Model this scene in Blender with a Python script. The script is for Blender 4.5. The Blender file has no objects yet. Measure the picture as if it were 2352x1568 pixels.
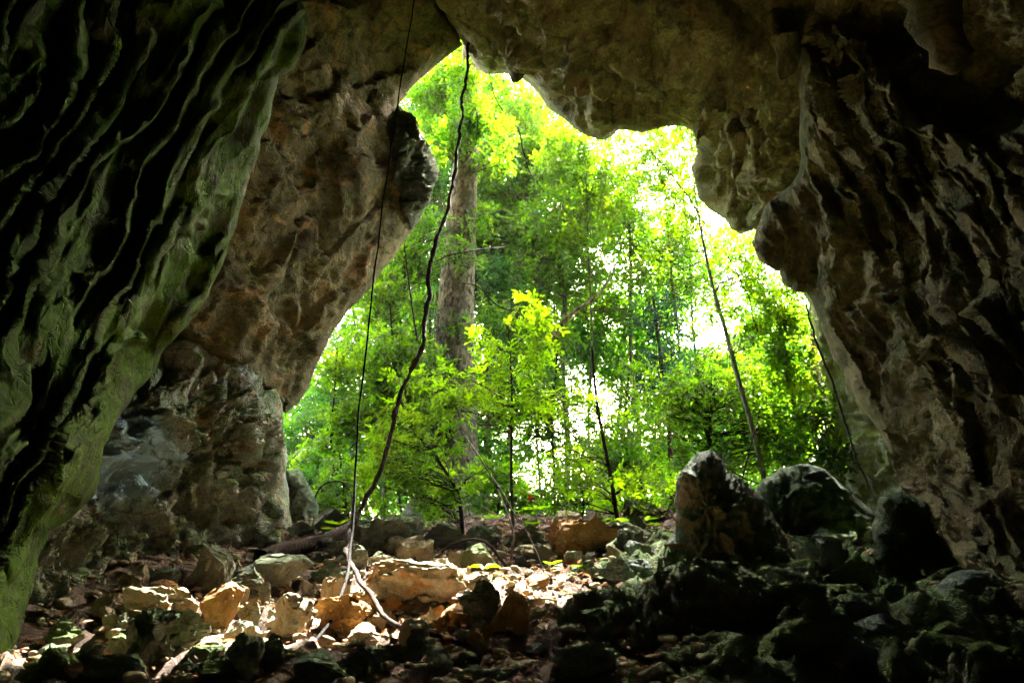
import bpy, math, random
import numpy as np
from mathutils import Vector, Matrix

random.seed(7)
RNG = np.random.default_rng(11)
R = math.radians
scene = bpy.context.scene
COL = scene.collection

# ------------------------------------------------------------------ camera, sky, sun, exposure
CAM = Vector((0.0, 0.0, 1.7))
PITCH = R(14)
F_PX = 1743.0                      # focal length in units of a 2352 px wide picture
cam_d = bpy.data.cameras.new("camera")
cam = bpy.data.objects.new("camera", cam_d)
COL.objects.link(cam)
cam.location = CAM
cam.rotation_euler = (R(90) + PITCH, 0, 0)
cam_d.sensor_width = 36
cam_d.lens = 36 * F_PX / 2352
cam_d.clip_start = 0.05
cam_d.clip_end = 3000
scene.camera = cam

SUN_EL, SUN_AZ = R(46.5), R(12.5)       # azimuth measured from +Y towards +X
world = bpy.data.worlds.new("World")
scene.world = world
world.use_nodes = True
wn = world.node_tree.nodes
sky = wn.new("ShaderNodeTexSky")
sky.sky_type = 'NISHITA'
sky.sun_disc = False
sky.sun_elevation = SUN_EL
sky.sun_rotation = SUN_AZ
sky.air_density = 1.3
sky.dust_density = 6.0
wn["Background"].inputs[1].default_value = 0.15
world.node_tree.links.new(sky.outputs[0], wn["Background"].inputs[0])
sun_d = bpy.data.lights.new("sun", 'SUN')
sun_d.energy = 5.0
sun_d.angle = R(0.5)
sun_d.color = (1.0, 0.94, 0.83)
sun = bpy.data.objects.new("sun", sun_d)
COL.objects.link(sun)
sd = Vector((math.sin(SUN_AZ) * math.cos(SUN_EL), math.cos(SUN_AZ) * math.cos(SUN_EL), math.sin(SUN_EL)))
sun.rotation_euler = sd.to_track_quat('Z', 'Y').to_euler()
sun.location = (8, 60, 60)

scene.view_settings.view_transform = 'Standard'
scene.view_settings.look = 'None'
scene.view_settings.gamma = 1
scene.view_settings.exposure = 5.2
scene.cycles.use_denoising = True
scene.cycles.max_bounces = 10
scene.cycles.diffuse_bounces = 6
scene.cycles.transmission_bounces = 6
scene.cycles.sample_clamp_indirect = 4.0
scene.cycles.caustics_reflective = False
scene.cycles.caustics_refractive = False

# ------------------------------------------------------------------ numpy noise
_G = RNG.normal(size=(256, 3))
_G /= np.linalg.norm(_G, axis=1)[:, None]

def _hash(x, y, z, s):
    h = (x.astype(np.uint32) * np.uint32(374761393) + y.astype(np.uint32) * np.uint32(668265263)
         + z.astype(np.uint32) * np.uint32(2147483647) + np.uint32((s * 974711 + 13) & 0xffffffff))
    h = (h ^ (h >> np.uint32(13))) * np.uint32(1274126177)
    h = (h ^ (h >> np.uint32(15))) * np.uint32(2246822519)
    return h ^ (h >> np.uint32(16))

def perlin(p, s=0):
    p = np.asarray(p, float)
    i = np.floor(p).astype(np.int64)
    f = p - i
    u = f * f * f * (f * (f * 6 - 15) + 10)
    r = 0
    for dx in (0, 1):
        wx = u[:, 0] if dx else 1 - u[:, 0]
        for dy in (0, 1):
            wy = u[:, 1] if dy else 1 - u[:, 1]
            for dz in (0, 1):
                wz = u[:, 2] if dz else 1 - u[:, 2]
                g = _G[_hash(i[:, 0] + dx, i[:, 1] + dy, i[:, 2] + dz, s) & np.uint32(255)]
                d = g[:, 0] * (f[:, 0] - dx) + g[:, 1] * (f[:, 1] - dy) + g[:, 2] * (f[:, 2] - dz)
                r = r + wx * wy * wz * d
    return r * 1.6

def fbm(p, octv=4, s=0, gain=.5):
    r, a = 0, 1.0
    p = np.asarray(p, float)
    for k in range(octv):
        r = r + a * perlin(p + 17.3 * k, s + k)
        p = p * 2.03
        a *= gain
    return r

def ridged(p, octv=4, s=0, gain=.5, sharp=1.0):
    r, a = 0, 1.0
    p = np.asarray(p, float)
    for k in range(octv):
        r = r + a * (1 - np.minimum(np.abs(perlin(p + 9.1 * k, s + k)) * 1.6, 1)) ** sharp
        p = p * 2.03
        a *= gain
    return r

def worley(p, s=0):
    p = np.asarray(p, float)
    i = np.floor(p).astype(np.int64)
    f1 = np.full(len(p), 9.0)
    f2 = np.full(len(p), 9.0)
    for dx in (-1, 0, 1):
        for dy in (-1, 0, 1):
            for dz in (-1, 0, 1):
                c = i + (dx, dy, dz)
                h = _hash(c[:, 0], c[:, 1], c[:, 2], s)
                q = np.stack([(h & np.uint32(255)) / 255., ((h >> np.uint32(8)) & np.uint32(255)) / 255.,
                              ((h >> np.uint32(16)) & np.uint32(255)) / 255.], 1)
                d = np.linalg.norm(c + q - p, axis=1)
                n = np.minimum(f1, d)
                f2 = np.minimum(f2, np.maximum(f1, d))
                f1 = n
    return f1, f2

def facets(p, s=0):
    """broken rock: every cell is its own tilted plane"""
    p = np.asarray(p, float)
    i = np.floor(p).astype(np.int64)
    best = np.full(len(p), 9.0); h_ = np.zeros(len(p))
    for dx in (-1, 0, 1):
        for dy in (-1, 0, 1):
            for dz in (-1, 0, 1):
                c = i + (dx, dy, dz)
                h = _hash(c[:, 0], c[:, 1], c[:, 2], s)
                q = np.stack([(h & np.uint32(255)) / 255., ((h >> np.uint32(8)) & np.uint32(255)) / 255.,
                              ((h >> np.uint32(16)) & np.uint32(255)) / 255.], 1)
                dv = p - c - q
                d = (dv ** 2).sum(1)
                g = _G[(h >> np.uint32(7)) & np.uint32(255)]
                v = (dv * g).sum(1) + ((h >> np.uint32(24)) / 255. - .5) * .5
                m = d < best
                best = np.where(m, d, best); h_ = np.where(m, v, h_)
    return h_

# ------------------------------------------------------------------ picture geometry -> world points
CT, ST = math.cos(PITCH), math.sin(PITCH)

def at(px, py, Y):
    """World point on the sight line through (px, py) of the 2352 x 1568 picture at world depth Y."""
    px, py, Y = np.asarray(px, float), np.asarray(py, float), np.asarray(Y, float)
    up = (784 - py) / F_PX
    t = Y / (CT - up * ST)
    return np.stack([t * (px - 1176) / F_PX, Y + 0 * px, CAM.z + t * (ST + up * CT)], -1)

def mpp(py, Y):
    """metres per picture unit there"""
    up = (784 - py) / F_PX
    return Y / (CT - up * ST) / F_PX

def ground(X, Y):
    X, Y = np.asarray(X, float), np.asarray(Y, float)
    a = -0.53 + 0.117 * np.clip(Y, -6, 21.5)
    a = a + 0.07 * np.sin(1.3 * X + .7 * Y) + .05 * np.sin(2.1 * Y - 1.1 * X + 1) + .10 * np.sin(.55 * X - .2)
    a = a + 0.05 * np.clip(X - 2, 0, 8) + .06 * np.clip(-X - 4, 0, 6)
    d = np.clip(Y - 22, 0, None)
    a = a - np.where(d < 70, 0.30 * d * np.clip(d / 8, 0, 1), 21.0)
    return a

def floor_at(px, py):
    Ys = np.linspace(4, 24, 1200)
    P = at(np.full_like(Ys, px), np.full_like(Ys, py), Ys)
    below = np.nonzero(P[:, 2] <= ground(P[:, 0], P[:, 1]))[0]
    k = below[0] if len(below) else int(np.argmin(P[:, 2] - ground(P[:, 0], P[:, 1])))
    return P[k]

# ------------------------------------------------------------------ object helpers
def tag(o, label=None, cat=None, group=None, kind=None):
    if label: o["label"] = label
    if cat: o["category"] = cat
    if group: o["group"] = group
    if kind: o["kind"] = kind
    return o

def empty(name, loc):
    o = bpy.data.objects.new(name, None)
    COL.objects.link(o)
    o.location = Vector(loc)
    o.empty_display_size = .2
    return o

def mesh_obj(name, V, faces, mat, parent=None, smooth=True, origin=None):
    """faces: list of tuples or an (n,k) int array"""
    V = np.asarray(V, float)
    if parent is not None:
        V = V - np.array(parent.location)
    elif origin is not None:
        V = V - np.array(origin)
    me = bpy.data.meshes.new(name)
    if isinstance(faces, np.ndarray):
        n, k = faces.shape
        me.vertices.add(len(V))
        me.vertices.foreach_set("co", V.astype(np.float32).ravel())
        me.loops.add(n * k)
        me.loops.foreach_set("vertex_index", faces.astype(np.int32).ravel())
        me.polygons.add(n)
        me.polygons.foreach_set("loop_start", np.arange(0, n * k, k, dtype=np.int32))
        me.update(calc_edges=True)
        me.validate()
    else:
        me.from_pydata([tuple(v) for v in V], [], faces)
        me.update()
    if smooth:
        me.polygons.foreach_set("use_smooth", np.ones(len(me.polygons), dtype=bool))
    o = bpy.data.objects.new(name, me)
    COL.objects.link(o)
    if mat: me.materials.append(mat)
    if parent is not None:
        o.parent = parent
    elif origin is not None:
        o.location = Vector(origin)
    return o

def spline(pts, step):
    """Catmull-Rom through rows (x,y,z,r...)"""
    P = np.asarray(pts, float)
    P = np.vstack([2 * P[0] - P[1], P, 2 * P[-1] - P[-2]])
    out = []
    for i in range(1, len(P) - 2):
        n = max(2, int(np.linalg.norm(P[i + 1, :3] - P[i, :3]) / step))
        for t in np.linspace(0, 1, n, endpoint=False):
            a, b, c, d = P[i - 1:i + 3]
            out.append(.5 * (2 * b + (c - a) * t + (2 * a - 5 * b + 4 * c - d) * t * t + (3 * b - a - 3 * c + d) * t ** 3))
    out.append(P[-2])
    return np.array(out)

def tube_geo(path, seg=8, rough=0.0, freq=3.0, seed=0, base=0):
    """path rows (x,y,z,r) -> verts, quads"""
    P = path[:, :3]
    r = path[:, 3]
    T = np.gradient(P, axis=0)
    T /= np.linalg.norm(T, axis=1)[:, None] + 1e-9
    ref = np.array([.3, .9, .1]) if abs(T[0, 2]) > .7 else np.array([0, 0, 1.])
    A = np.cross(T, ref); A /= np.linalg.norm(A, axis=1)[:, None] + 1e-9
    B = np.cross(T, A)
    th = np.linspace(0, 2 * math.pi, seg, endpoint=False)
    D = A[:, None] * np.cos(th)[None, :, None] + B[:, None] * np.sin(th)[None, :, None]
    rr = r[:, None] * np.ones(seg)
    V = P[:, None] + D * rr[..., None]
    if rough:
        q = V.reshape(-1, 3)
        V = V + D * (rr * rough * fbm(q * freq, 3, seed).reshape(rr.shape))[..., None]
    n = len(P)
    i = np.arange(n - 1)[:, None] * seg
    j = np.arange(seg)[None]
    k = (j + 1) % seg
    Fq = np.stack([i + j, i + k, i + seg + k, i + seg + j], -1).reshape(-1, 4) + base
    V = V.reshape(-1, 3)
    return V, Fq

def merge(geos):
    Vs, Fs, b = [], [], 0
    for V, Fq in geos:
        Vs.append(V); Fs.append(Fq + b); b += len(V)
    return np.vstack(Vs), np.vstack(Fs)

# ------------------------------------------------------------------ materials
def new_mat(name):
    m = bpy.data.materials.new(name)
    m.use_nodes = True
    nt = m.node_tree
    for n in list(nt.nodes): nt.nodes.remove(n)
    out = nt.nodes.new("ShaderNodeOutputMaterial")
    return m, nt, out

def N(nt, t, **kw):
    n = nt.nodes.new(t)
    for k, v in kw.items():
        if k.startswith("i_"):
            key = k[2:]
            n.inputs[int(key) if key.isdigit() else key].default_value = v
        else:
            setattr(n, k, v)
    return n

def ramp(nt, src, stops):
    r = nt.nodes.new("ShaderNodeValToRGB")
    cr = r.color_ramp
    while len(cr.elements) < len(stops): cr.elements.new(.5)
    for e, (p, c) in zip(cr.elements, stops):
        e.position = p
        e.color = (*c, 1) if len(c) == 3 else c
    nt.links.new(src, r.inputs[0])
    return r

def noise_node(nt, coord, scale, detail=6, rough=.6, dist=0.0):
    n = N(nt, "ShaderNodeTexNoise")
    n.inputs["Scale"].default_value = scale
    n.inputs["Detail"].default_value = detail
    n.inputs["Roughness"].default_value = rough
    n.inputs["Distortion"].default_value = dist
    nt.links.new(coord, n.inputs["Vector"])
    return n

def mix(nt, fac, a, b):
    m = nt.nodes.new("ShaderNodeMix")
    m.data_type = 'RGBA'
    for s, v in ((m.inputs[0], fac), (m.inputs[6], a), (m.inputs[7], b)):
        if isinstance(v, (int, float)): s.default_value = v
        elif isinstance(v, tuple): s.default_value = (*v, 1)
        else: nt.links.new(v, s)
    return m.outputs[2]

def rock_mat(name, c1, c2, c3, moss=None, moss_amt=0.0, scale=1.0, stain=None, bump=.5, rough=.92, flow=None, varied=False, moss_up=.3, cracks=0, patch=None):
    """mottled limestone: three tones in noise patches, optional moss and mineral stains"""
    m, nt, out = new_mat(name)
    L = nt.links
    tc = N(nt, "ShaderNodeTexCoord")
    vec = tc.outputs["Object"]
    if varied:
        oi = N(nt, "ShaderNodeObjectInfo")
        ad = N(nt, "ShaderNodeVectorMath", operation='ADD')
        sc = N(nt, "ShaderNodeVectorMath", operation='SCALE')
        cv = N(nt, "ShaderNodeCombineXYZ", i_0=1.0, i_1=.7, i_2=.4)
        L.new(cv.outputs[0], sc.inputs[0]); L.new(oi.outputs["Random"], sc.inputs["Scale"])
        s2 = N(nt, "ShaderNodeVectorMath", operation='SCALE'); s2.inputs["Scale"].default_value = 40
        L.new(sc.outputs[0], s2.inputs[0])
        L.new(vec, ad.inputs[0]); L.new(s2.outputs[0], ad.inputs[1])
        vec = ad.outputs[0]
    n1 = noise_node(nt, vec, .7 * scale, 8, .62, .6)
    n2 = noise_node(nt, vec, 5.0 * scale, 8, .7, .3)
    fv = vec
    if flow:
        mp = N(nt, "ShaderNodeMapping")
        mp.inputs["Rotation"].default_value = flow[0]
        mp.inputs["Scale"].default_value = flow[1]
        L.new(vec, mp.inputs[0]); fv = mp.outputs[0]
    n3 = noise_node(nt, fv, 1.6 * scale, 6, .6, .8)
    r1 = ramp(nt, n1.outputs[0], [(.34, c1), (.52, c2), (.68, c3)])
    r2 = ramp(nt, n2.outputs[0], [(.3, (.55, .55, .55)), (.7, (1.25, 1.22, 1.15))])
    def mul(a_, b_, f_):
        mu = nt.nodes.new("ShaderNodeMix"); mu.data_type = 'RGBA'; mu.blend_type = 'MULTIPLY'
        mu.inputs[0].default_value = f_
        L.new(a_, mu.inputs[6]); L.new(b_, mu.inputs[7])
        return mu.outputs[2]
    col = mul(r1.outputs[0], r2.outputs[0], .9)
    n4 = noise_node(nt, fv, 22 * scale, 6, .75, .4)
    r4 = ramp(nt, n4.outputs[0], [(.33, (.45, .45, .47)), (.6, (1.12, 1.1, 1.06))])
    fine_var = r4.outputs[0]
    if stain:
        r3 = ramp(nt, n3.outputs[0], [(.53, (0, 0, 0)), (.66, (1, 1, 1))])
        col = mix(nt, r3.outputs[0], col, stain)
    if moss:
        geo = N(nt, "ShaderNodeNewGeometry")
        sx = N(nt, "ShaderNodeSeparateXYZ"); L.new(geo.outputs["Normal"], sx.inputs[0])
        nm = noise_node(nt, vec, 1.9 * scale, 9, .68, .5)
        a = N(nt, "ShaderNodeMath", operation='MULTIPLY_ADD'); a.inputs[1].default_value = moss_up
        L.new(sx.outputs[2], a.inputs[0]); L.new(nm.outputs[0], a.inputs[2])
        lo = .74 - moss_amt * .5
        rm = ramp(nt, a.outputs[0], [(lo - .06, (0, 0, 0)), (lo + .16, (1, 1, 1))])
        mc = ramp(nt, n2.outputs[0], [(.35, tuple(.6 * x for x in moss)), (.65, moss)])
        col = mix(nt, rm.outputs[0], col, mc.outputs[0])
    col = mul(col, fine_var, .85)
    if patch:
        vd_ = N(nt, "ShaderNodeVectorMath", operation='DISTANCE'); vd_.inputs[1].default_value = patch[0]
        L.new(tc.outputs["Object"], vd_.inputs[0])
        pn = noise_node(nt, vec, 1.3, 6, .65, .5)
        pa = N(nt, "ShaderNodeMath", operation='MULTIPLY_ADD'); pa.inputs[1].default_value = 2.2
        L.new(pn.outputs[0], pa.inputs[0]); L.new(vd_.outputs["Value"], pa.inputs[2])
        rp = ramp(nt, pa.outputs[0], [(0.0, (1, 1, 1)), (1.0, (0, 0, 0))])
        mr = N(nt, "ShaderNodeMapRange"); mr.inputs["From Min"].default_value = patch[1] + .7; mr.inputs["From Max"].default_value = patch[1] + 1.2
        L.new(pa.outputs[0], mr.inputs["Value"]); L.new(mr.outputs[0], rp.inputs[0])
        col = mix(nt, rp.outputs[0], col, patch[2])
    if cracks:
        vc = N(nt, "ShaderNodeTexVoronoi", feature='DISTANCE_TO_EDGE'); vc.inputs["Scale"].default_value = cracks
        wc = N(nt, "ShaderNodeVectorMath", operation='ADD'); L.new(fv, wc.inputs[0])
        nc = noise_node(nt, vec, 1.1, 7, .65); L.new(nc.outputs["Color"], wc.inputs[1]); L.new(wc.outputs[0], vc.inputs["Vector"])
        rc = ramp(nt, vc.outputs["Distance"], [(0.0, (.18, .16, .14)), (.028, (1, 1, 1))])
        col = mul(col, rc.outputs[0], .6)
    b = N(nt, "ShaderNodeBsdfPrincipled")
    b.inputs["Roughness"].default_value = rough
    b.inputs["Specular IOR Level"].default_value = .2
    L.new(col, b.inputs["Base Color"])
    nb = noise_node(nt, fv, 5.5 * scale, 10, .74, .3)
    vo = N(nt, "ShaderNodeTexVoronoi", feature='DISTANCE_TO_EDGE'); vo.inputs["Scale"].default_value = 2.2 * scale
    wv = N(nt, "ShaderNodeVectorMath", operation='ADD'); L.new(vec, wv.inputs[0])
    nw = noise_node(nt, vec, 1.5 * scale, 4, .6); L.new(nw.outputs["Color"], wv.inputs[1]); L.new(wv.outputs[0], vo.inputs["Vector"])
    cr = ramp(nt, vo.outputs["Distance"], [(0.0, (0, 0, 0)), (.035, (1, 1, 1))])
    ma = N(nt, "ShaderNodeMath", operation='MULTIPLY_ADD'); ma.inputs[1].default_value = .35
    L.new(cr.outputs[0], ma.inputs[0]); L.new(nb.outputs[0], ma.inputs[2])
    bp = N(nt, "ShaderNodeBump"); bp.inputs["Strength"].default_value = min(1, bump * 1.5); bp.inputs["Distance"].default_value = .16 / scale
    L.new(ma.outputs[0], bp.inputs["Height"]); L.new(bp.outputs[0], b.inputs["Normal"])
    L.new(b.outputs[0], out.inputs[0])
    return m

def leaf_mat(name, dif, tra, dif2, tra2, tw=.55):
    m, nt, out = new_mat(name)
    L = nt.links
    g = N(nt, "ShaderNodeNewGeometry")
    rnd = g.outputs["Random Per Island"]
    d = N(nt, "ShaderNodeBsdfDiffuse"); t = N(nt, "ShaderNodeBsdfTranslucent")
    # neighbouring sprays differ too: young yellow growth beside older deep green
    tc = N(nt, "ShaderNodeTexCoord")
    nv = noise_node(nt, tc.outputs["Object"], .55, 3, .6)
    f1 = N(nt, "ShaderNodeMath", operation='MULTIPLY_ADD'); f1.inputs[1].default_value = 2.2; f1.inputs[2].default_value = -.85
    L.new(nv.outputs[0], f1.inputs[0])
    f2 = N(nt, "ShaderNodeMath", operation='MULTIPLY_ADD', use_clamp=True); f2.inputs[1].default_value = .55
    L.new(rnd, f2.inputs[0]); L.new(f1.outputs[0], f2.inputs[2])
    rnd = f2.outputs[0]
    brn = (.09, .06, .01)
    L.new(ramp(nt, rnd, [(0, dif), (.6, tuple((a + b) / 2 for a, b in zip(dif, dif2))), (.97, dif2), (1, dif2)]).outputs[0], d.inputs[0])
    L.new(ramp(nt, rnd, [(0, tra), (.7, tuple((a + b) / 2 for a, b in zip(tra, tra2))), (1, tra2)]).outputs[0], t.inputs[0])
    mx = N(nt, "ShaderNodeMixShader"); mx.inputs[0].default_value = tw
    L.new(d.outputs[0], mx.inputs[1]); L.new(t.outputs[0], mx.inputs[2])
    gl = N(nt, "ShaderNodeBsdfGlossy"); gl.inputs["Roughness"].default_value = .38
    m2 = N(nt, "ShaderNodeMixShader"); m2.inputs[0].default_value = .02
    L.new(mx.outputs[0], m2.inputs[1]); L.new(gl.outputs[0], m2.inputs[2])
    L.new(m2.outputs[0], out.inputs[0])
    return m

def bark_mat(name, c1, c2, scale=1.0, lichen=None, stretch=.25):
    m, nt, out = new_mat(name)
    L = nt.links
    tc = N(nt, "ShaderNodeTexCoord")
    mp = N(nt, "ShaderNodeMapping"); mp.inputs["Scale"].default_value = (1, 1, stretch)
    L.new(tc.outputs["Object"], mp.inputs[0])
    n1 = noise_node(nt, mp.outputs[0], 9 * scale, 8, .7, .3)
    n2 = noise_node(nt, tc.outputs["Object"], 1.6 * scale, 9, .7, .6)
    col = ramp(nt, n1.outputs[0], [(.41, c1), (.6, c2)]).outputs[0]
    if lichen:
        col = mix(nt, ramp(nt, n2.outputs[0], [(.5, (0, 0, 0)), (.62, (1, 1, 1))]).outputs[0], col, lichen)
    b = N(nt, "ShaderNodeBsdfPrincipled"); b.inputs["Roughness"].default_value = .85
    b.inputs["Specular IOR Level"].default_value = .08
    L.new(col, b.inputs["Base Color"])
    bp = N(nt, "ShaderNodeBump"); bp.inputs["Strength"].default_value = 1.0; bp.inputs["Distance"].default_value = .07
    L.new(n1.outputs[0], bp.inputs["Height"]); L.new(bp.outputs[0], b.inputs["Normal"])
    L.new(b.outputs[0], out.inputs[0])
    return m

M = {}
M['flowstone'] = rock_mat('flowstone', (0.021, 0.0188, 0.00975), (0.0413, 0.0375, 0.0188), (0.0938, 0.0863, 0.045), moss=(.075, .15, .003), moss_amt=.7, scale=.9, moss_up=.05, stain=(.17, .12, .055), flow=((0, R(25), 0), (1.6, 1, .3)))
M['slab'] = rock_mat('slab', (.09, .075, .036), (.20, .165, .078), (.33, .27, .13), moss=(.13, .15, .03), moss_amt=.34, scale=.8, stain=(.36, .21, .085), moss_up=.0, flow=((0, R(45), 0), (.35, 1, 1.5)), cracks=.55)
M['ceil'] = rock_mat('ceil', (0.196, 0.178, 0.0782), (0.368, 0.333, 0.149), (0.552, 0.494, 0.241), moss=(.18, .21, .04), moss_amt=.38, scale=.8, stain=(.34, .21, .09), moss_up=.0, cracks=.4)
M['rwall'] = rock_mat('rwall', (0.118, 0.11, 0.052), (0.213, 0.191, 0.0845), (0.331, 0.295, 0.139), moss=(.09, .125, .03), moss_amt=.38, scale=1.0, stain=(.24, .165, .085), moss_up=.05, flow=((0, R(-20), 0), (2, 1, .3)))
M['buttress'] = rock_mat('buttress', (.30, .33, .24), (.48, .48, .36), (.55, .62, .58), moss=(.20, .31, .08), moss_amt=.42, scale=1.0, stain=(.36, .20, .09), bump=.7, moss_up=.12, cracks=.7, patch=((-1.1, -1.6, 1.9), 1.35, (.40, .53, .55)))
M['outcrop'] = rock_mat('outcrop', (.07, .075, .05), (.12, .13, .08), (.2, .2, .13), moss=(.08, .12, .03), moss_amt=.5, scale=1.3, moss_up=.1)
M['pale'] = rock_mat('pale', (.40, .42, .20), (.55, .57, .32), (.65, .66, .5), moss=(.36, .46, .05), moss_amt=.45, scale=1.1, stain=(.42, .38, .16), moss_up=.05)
M['stalagmite'] = rock_mat('stalagmite', (0.104, 0.076, 0.044), (0.176, 0.132, 0.076), (0.256, 0.2, 0.12), moss=(.045, .08, .035), moss_amt=.50, scale=1.5, bump=.8, moss_up=.3)
M['r_green'] = rock_mat('r_green', (.06, .065, .04), (.09, .10, .06), (.14, .15, .09), moss=(.05, .095, .035), moss_amt=.55, scale=1.4, bump=.8, moss_up=.3)
M['hill'] = rock_mat('hill', (0.156, 0.13, 0.078), (0.26, 0.221, 0.13), (0.364, 0.312, 0.195), moss=(.07, .1, .02), moss_amt=.3)
M['r_tan'] = rock_mat('r_tan', (.30, .24, .15), (.43, .37, .26), (.52, .47, .36), stain=(.42, .22, .07), scale=2.2, varied=True, moss=(.14, .17, .05), moss_amt=.1)
M['r_orange'] = rock_mat('r_orange', (.30, .15, .045), (.43, .23, .075), (.5, .33, .15), stain=(.47, .22, .05), scale=2.2, varied=True)
M['r_grey'] = rock_mat('r_grey', (.16, .16, .12), (.26, .26, .20), (.37, .36, .28), moss=(.09, .13, .05), moss_amt=.25, scale=2.0, varied=True)
M['r_dark'] = rock_mat('r_dark', (0.143, 0.15, 0.111), (0.234, 0.247, 0.176), (0.364, 0.364, 0.26), moss=(.09, .16, .06), moss_amt=.35, scale=2.0, varied=True)
M['r_moss'] = rock_mat('r_moss', (0.127, 0.121, 0.0747), (0.196, 0.184, 0.115), (0.299, 0.276, 0.172), moss=(.15, .24, .045), moss_amt=.52, scale=1.6, varied=True, moss_up=.4, bump=.8)
M['r_blue'] = rock_mat('r_blue', (0.165, 0.209, 0.209), (0.253, 0.308, 0.308), (0.363, 0.429, 0.44), moss=(.07, .11, .07), moss_amt=.25, scale=2.0, varied=True)
M['r_mound'] = rock_mat('r_mound', (0.158, 0.134, 0.0848), (0.256, 0.219, 0.14), (0.364, 0.316, 0.207), moss=(.10, .17, .05), moss_amt=.38, scale=1.5, bump=.8, moss_up=.3)
M['soil'] = rock_mat('soil', (0.0715, 0.052, 0.0364), (0.13, 0.091, 0.065), (0.221, 0.163, 0.117), scale=2.5, stain=(.15, .085, .065), bump=1.0)
M['fground'] = rock_mat('fground', (.06, .06, .025), (.10, .09, .045), (.14, .12, .06), moss=(.06, .1, .02), moss_amt=.5, scale=.5)
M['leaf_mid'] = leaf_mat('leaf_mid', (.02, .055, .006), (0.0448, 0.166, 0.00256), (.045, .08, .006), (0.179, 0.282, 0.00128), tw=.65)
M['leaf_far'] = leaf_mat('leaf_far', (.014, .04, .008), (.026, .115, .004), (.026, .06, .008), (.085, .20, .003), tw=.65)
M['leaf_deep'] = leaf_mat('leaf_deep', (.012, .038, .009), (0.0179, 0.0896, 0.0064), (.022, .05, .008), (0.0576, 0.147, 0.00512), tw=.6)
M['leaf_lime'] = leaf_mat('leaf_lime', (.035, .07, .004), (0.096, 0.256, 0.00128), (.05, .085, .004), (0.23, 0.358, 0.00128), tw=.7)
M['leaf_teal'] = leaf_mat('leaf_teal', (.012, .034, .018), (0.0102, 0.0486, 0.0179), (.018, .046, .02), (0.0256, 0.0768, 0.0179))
M['leaf_dead'] = leaf_mat('leaf_dead', (.22, .10, .05), (.2, .07, .03), (.40, .26, .17), (.3, .16, .08), tw=.2)
M['leaf_red'] = leaf_mat('leaf_red', (.45, .05, .02), (.5, .05, .01), (.5, .1, .03), (.5, .08, .02), tw=.4)
M['bark_pale'] = bark_mat('bark_pale', (.028, .023, .013), (.18, .155, .09), .8, lichen=(.05, .052, .02), stretch=.5)
M['bark_light'] = bark_mat('bark_light', (.16, .15, .11), (.42, .40, .31), 2, lichen=(.3, .32, .2))
M['bark_grey'] = bark_mat('bark_grey', (.03, .03, .02), (.085, .08, .055), 1.6, lichen=(.06, .08, .03), stretch=.6)
M['bark_dark'] = bark_mat('bark_dark', (.014, .010, .007), (.045, .032, .022), 2.0)
M['liana'] = bark_mat('liana', (.014, .008, .006), (.05, .03, .022), 2.5)
M['vine'] = bark_mat('vine', (.001, .0008, .0006), (.003, .002, .0015), 3)
M['root'] = bark_mat('root', (.018, .011, .008), (.06, .038, .026), 3)

# ------------------------------------------------------------------ rock sheets: traced outline + own depth + thickness
def tps(ctrl):
    C = np.asarray(ctrl, float)
    X = C[:, :2] / 500.
    n = len(X)
    def U(d): return np.where(d > 1e-9, d * d * np.log(d + 1e-12), 0)
    K = U(np.linalg.norm(X[:, None] - X[None], axis=2)) + 0.02 * np.eye(n)
    P = np.hstack([np.ones((n, 1)), X])
    A = np.zeros((n + 3, n + 3)); A[:n, :n] = K; A[:n, n:] = P; A[n:, :n] = P.T
    w = np.linalg.solve(A, np.concatenate([C[:, 2], np.zeros(3)]))
    def f(px, py):
        q = np.stack([px, py], 1) / 500.
        return U(np.linalg.norm(q[:, None] - X[None], axis=2)) @ w[:n] + w[n] + q @ w[n + 1:]
    return f

def poly_dist(Q, poly):
    poly = np.asarray(poly, float)
    A, B = poly, np.roll(poly, -1, 0)
    best = np.full(len(Q), 1e18); near = np.zeros_like(Q)
    inside = np.zeros(len(Q), bool)
    for a, b in zip(A, B):
        ab = b - a
        t = np.clip(((Q - a) @ ab) / (ab @ ab + 1e-12), 0, 1)
        c = a + t[:, None] * ab
        d = ((Q - c) ** 2).sum(1)
        m = d < best
        best[m] = d[m]; near[m] = c[m]
        cross = ((a[1] > Q[:, 1]) != (b[1] > Q[:, 1]))
        xin = (b[0] - a[0]) * (Q[:, 1] - a[1]) / (b[1] - a[1] + 1e-12) + a[0]
        inside ^= cross & (Q[:, 0] < xin)
    return np.sqrt(best), near, inside

def rough_poly(poly, amp, seed, step=14):
    """subdivide an outline and make it craggy"""
    P = np.asarray(poly, float)
    out = []
    for a, b in zip(P, np.roll(P, -1, 0)):
        n = max(1, int(np.linalg.norm(b - a) / step))
        for t in np.arange(n) / n:
            out.append(a + (b - a) * t)
    out = np.array(out)
    q = np.column_stack([out / 60., np.full(len(out), seed * 3.7)])
    out = out + amp * np.column_stack([fbm(q, 3, seed), fbm(q + 31, 3, seed)])
    return out

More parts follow.
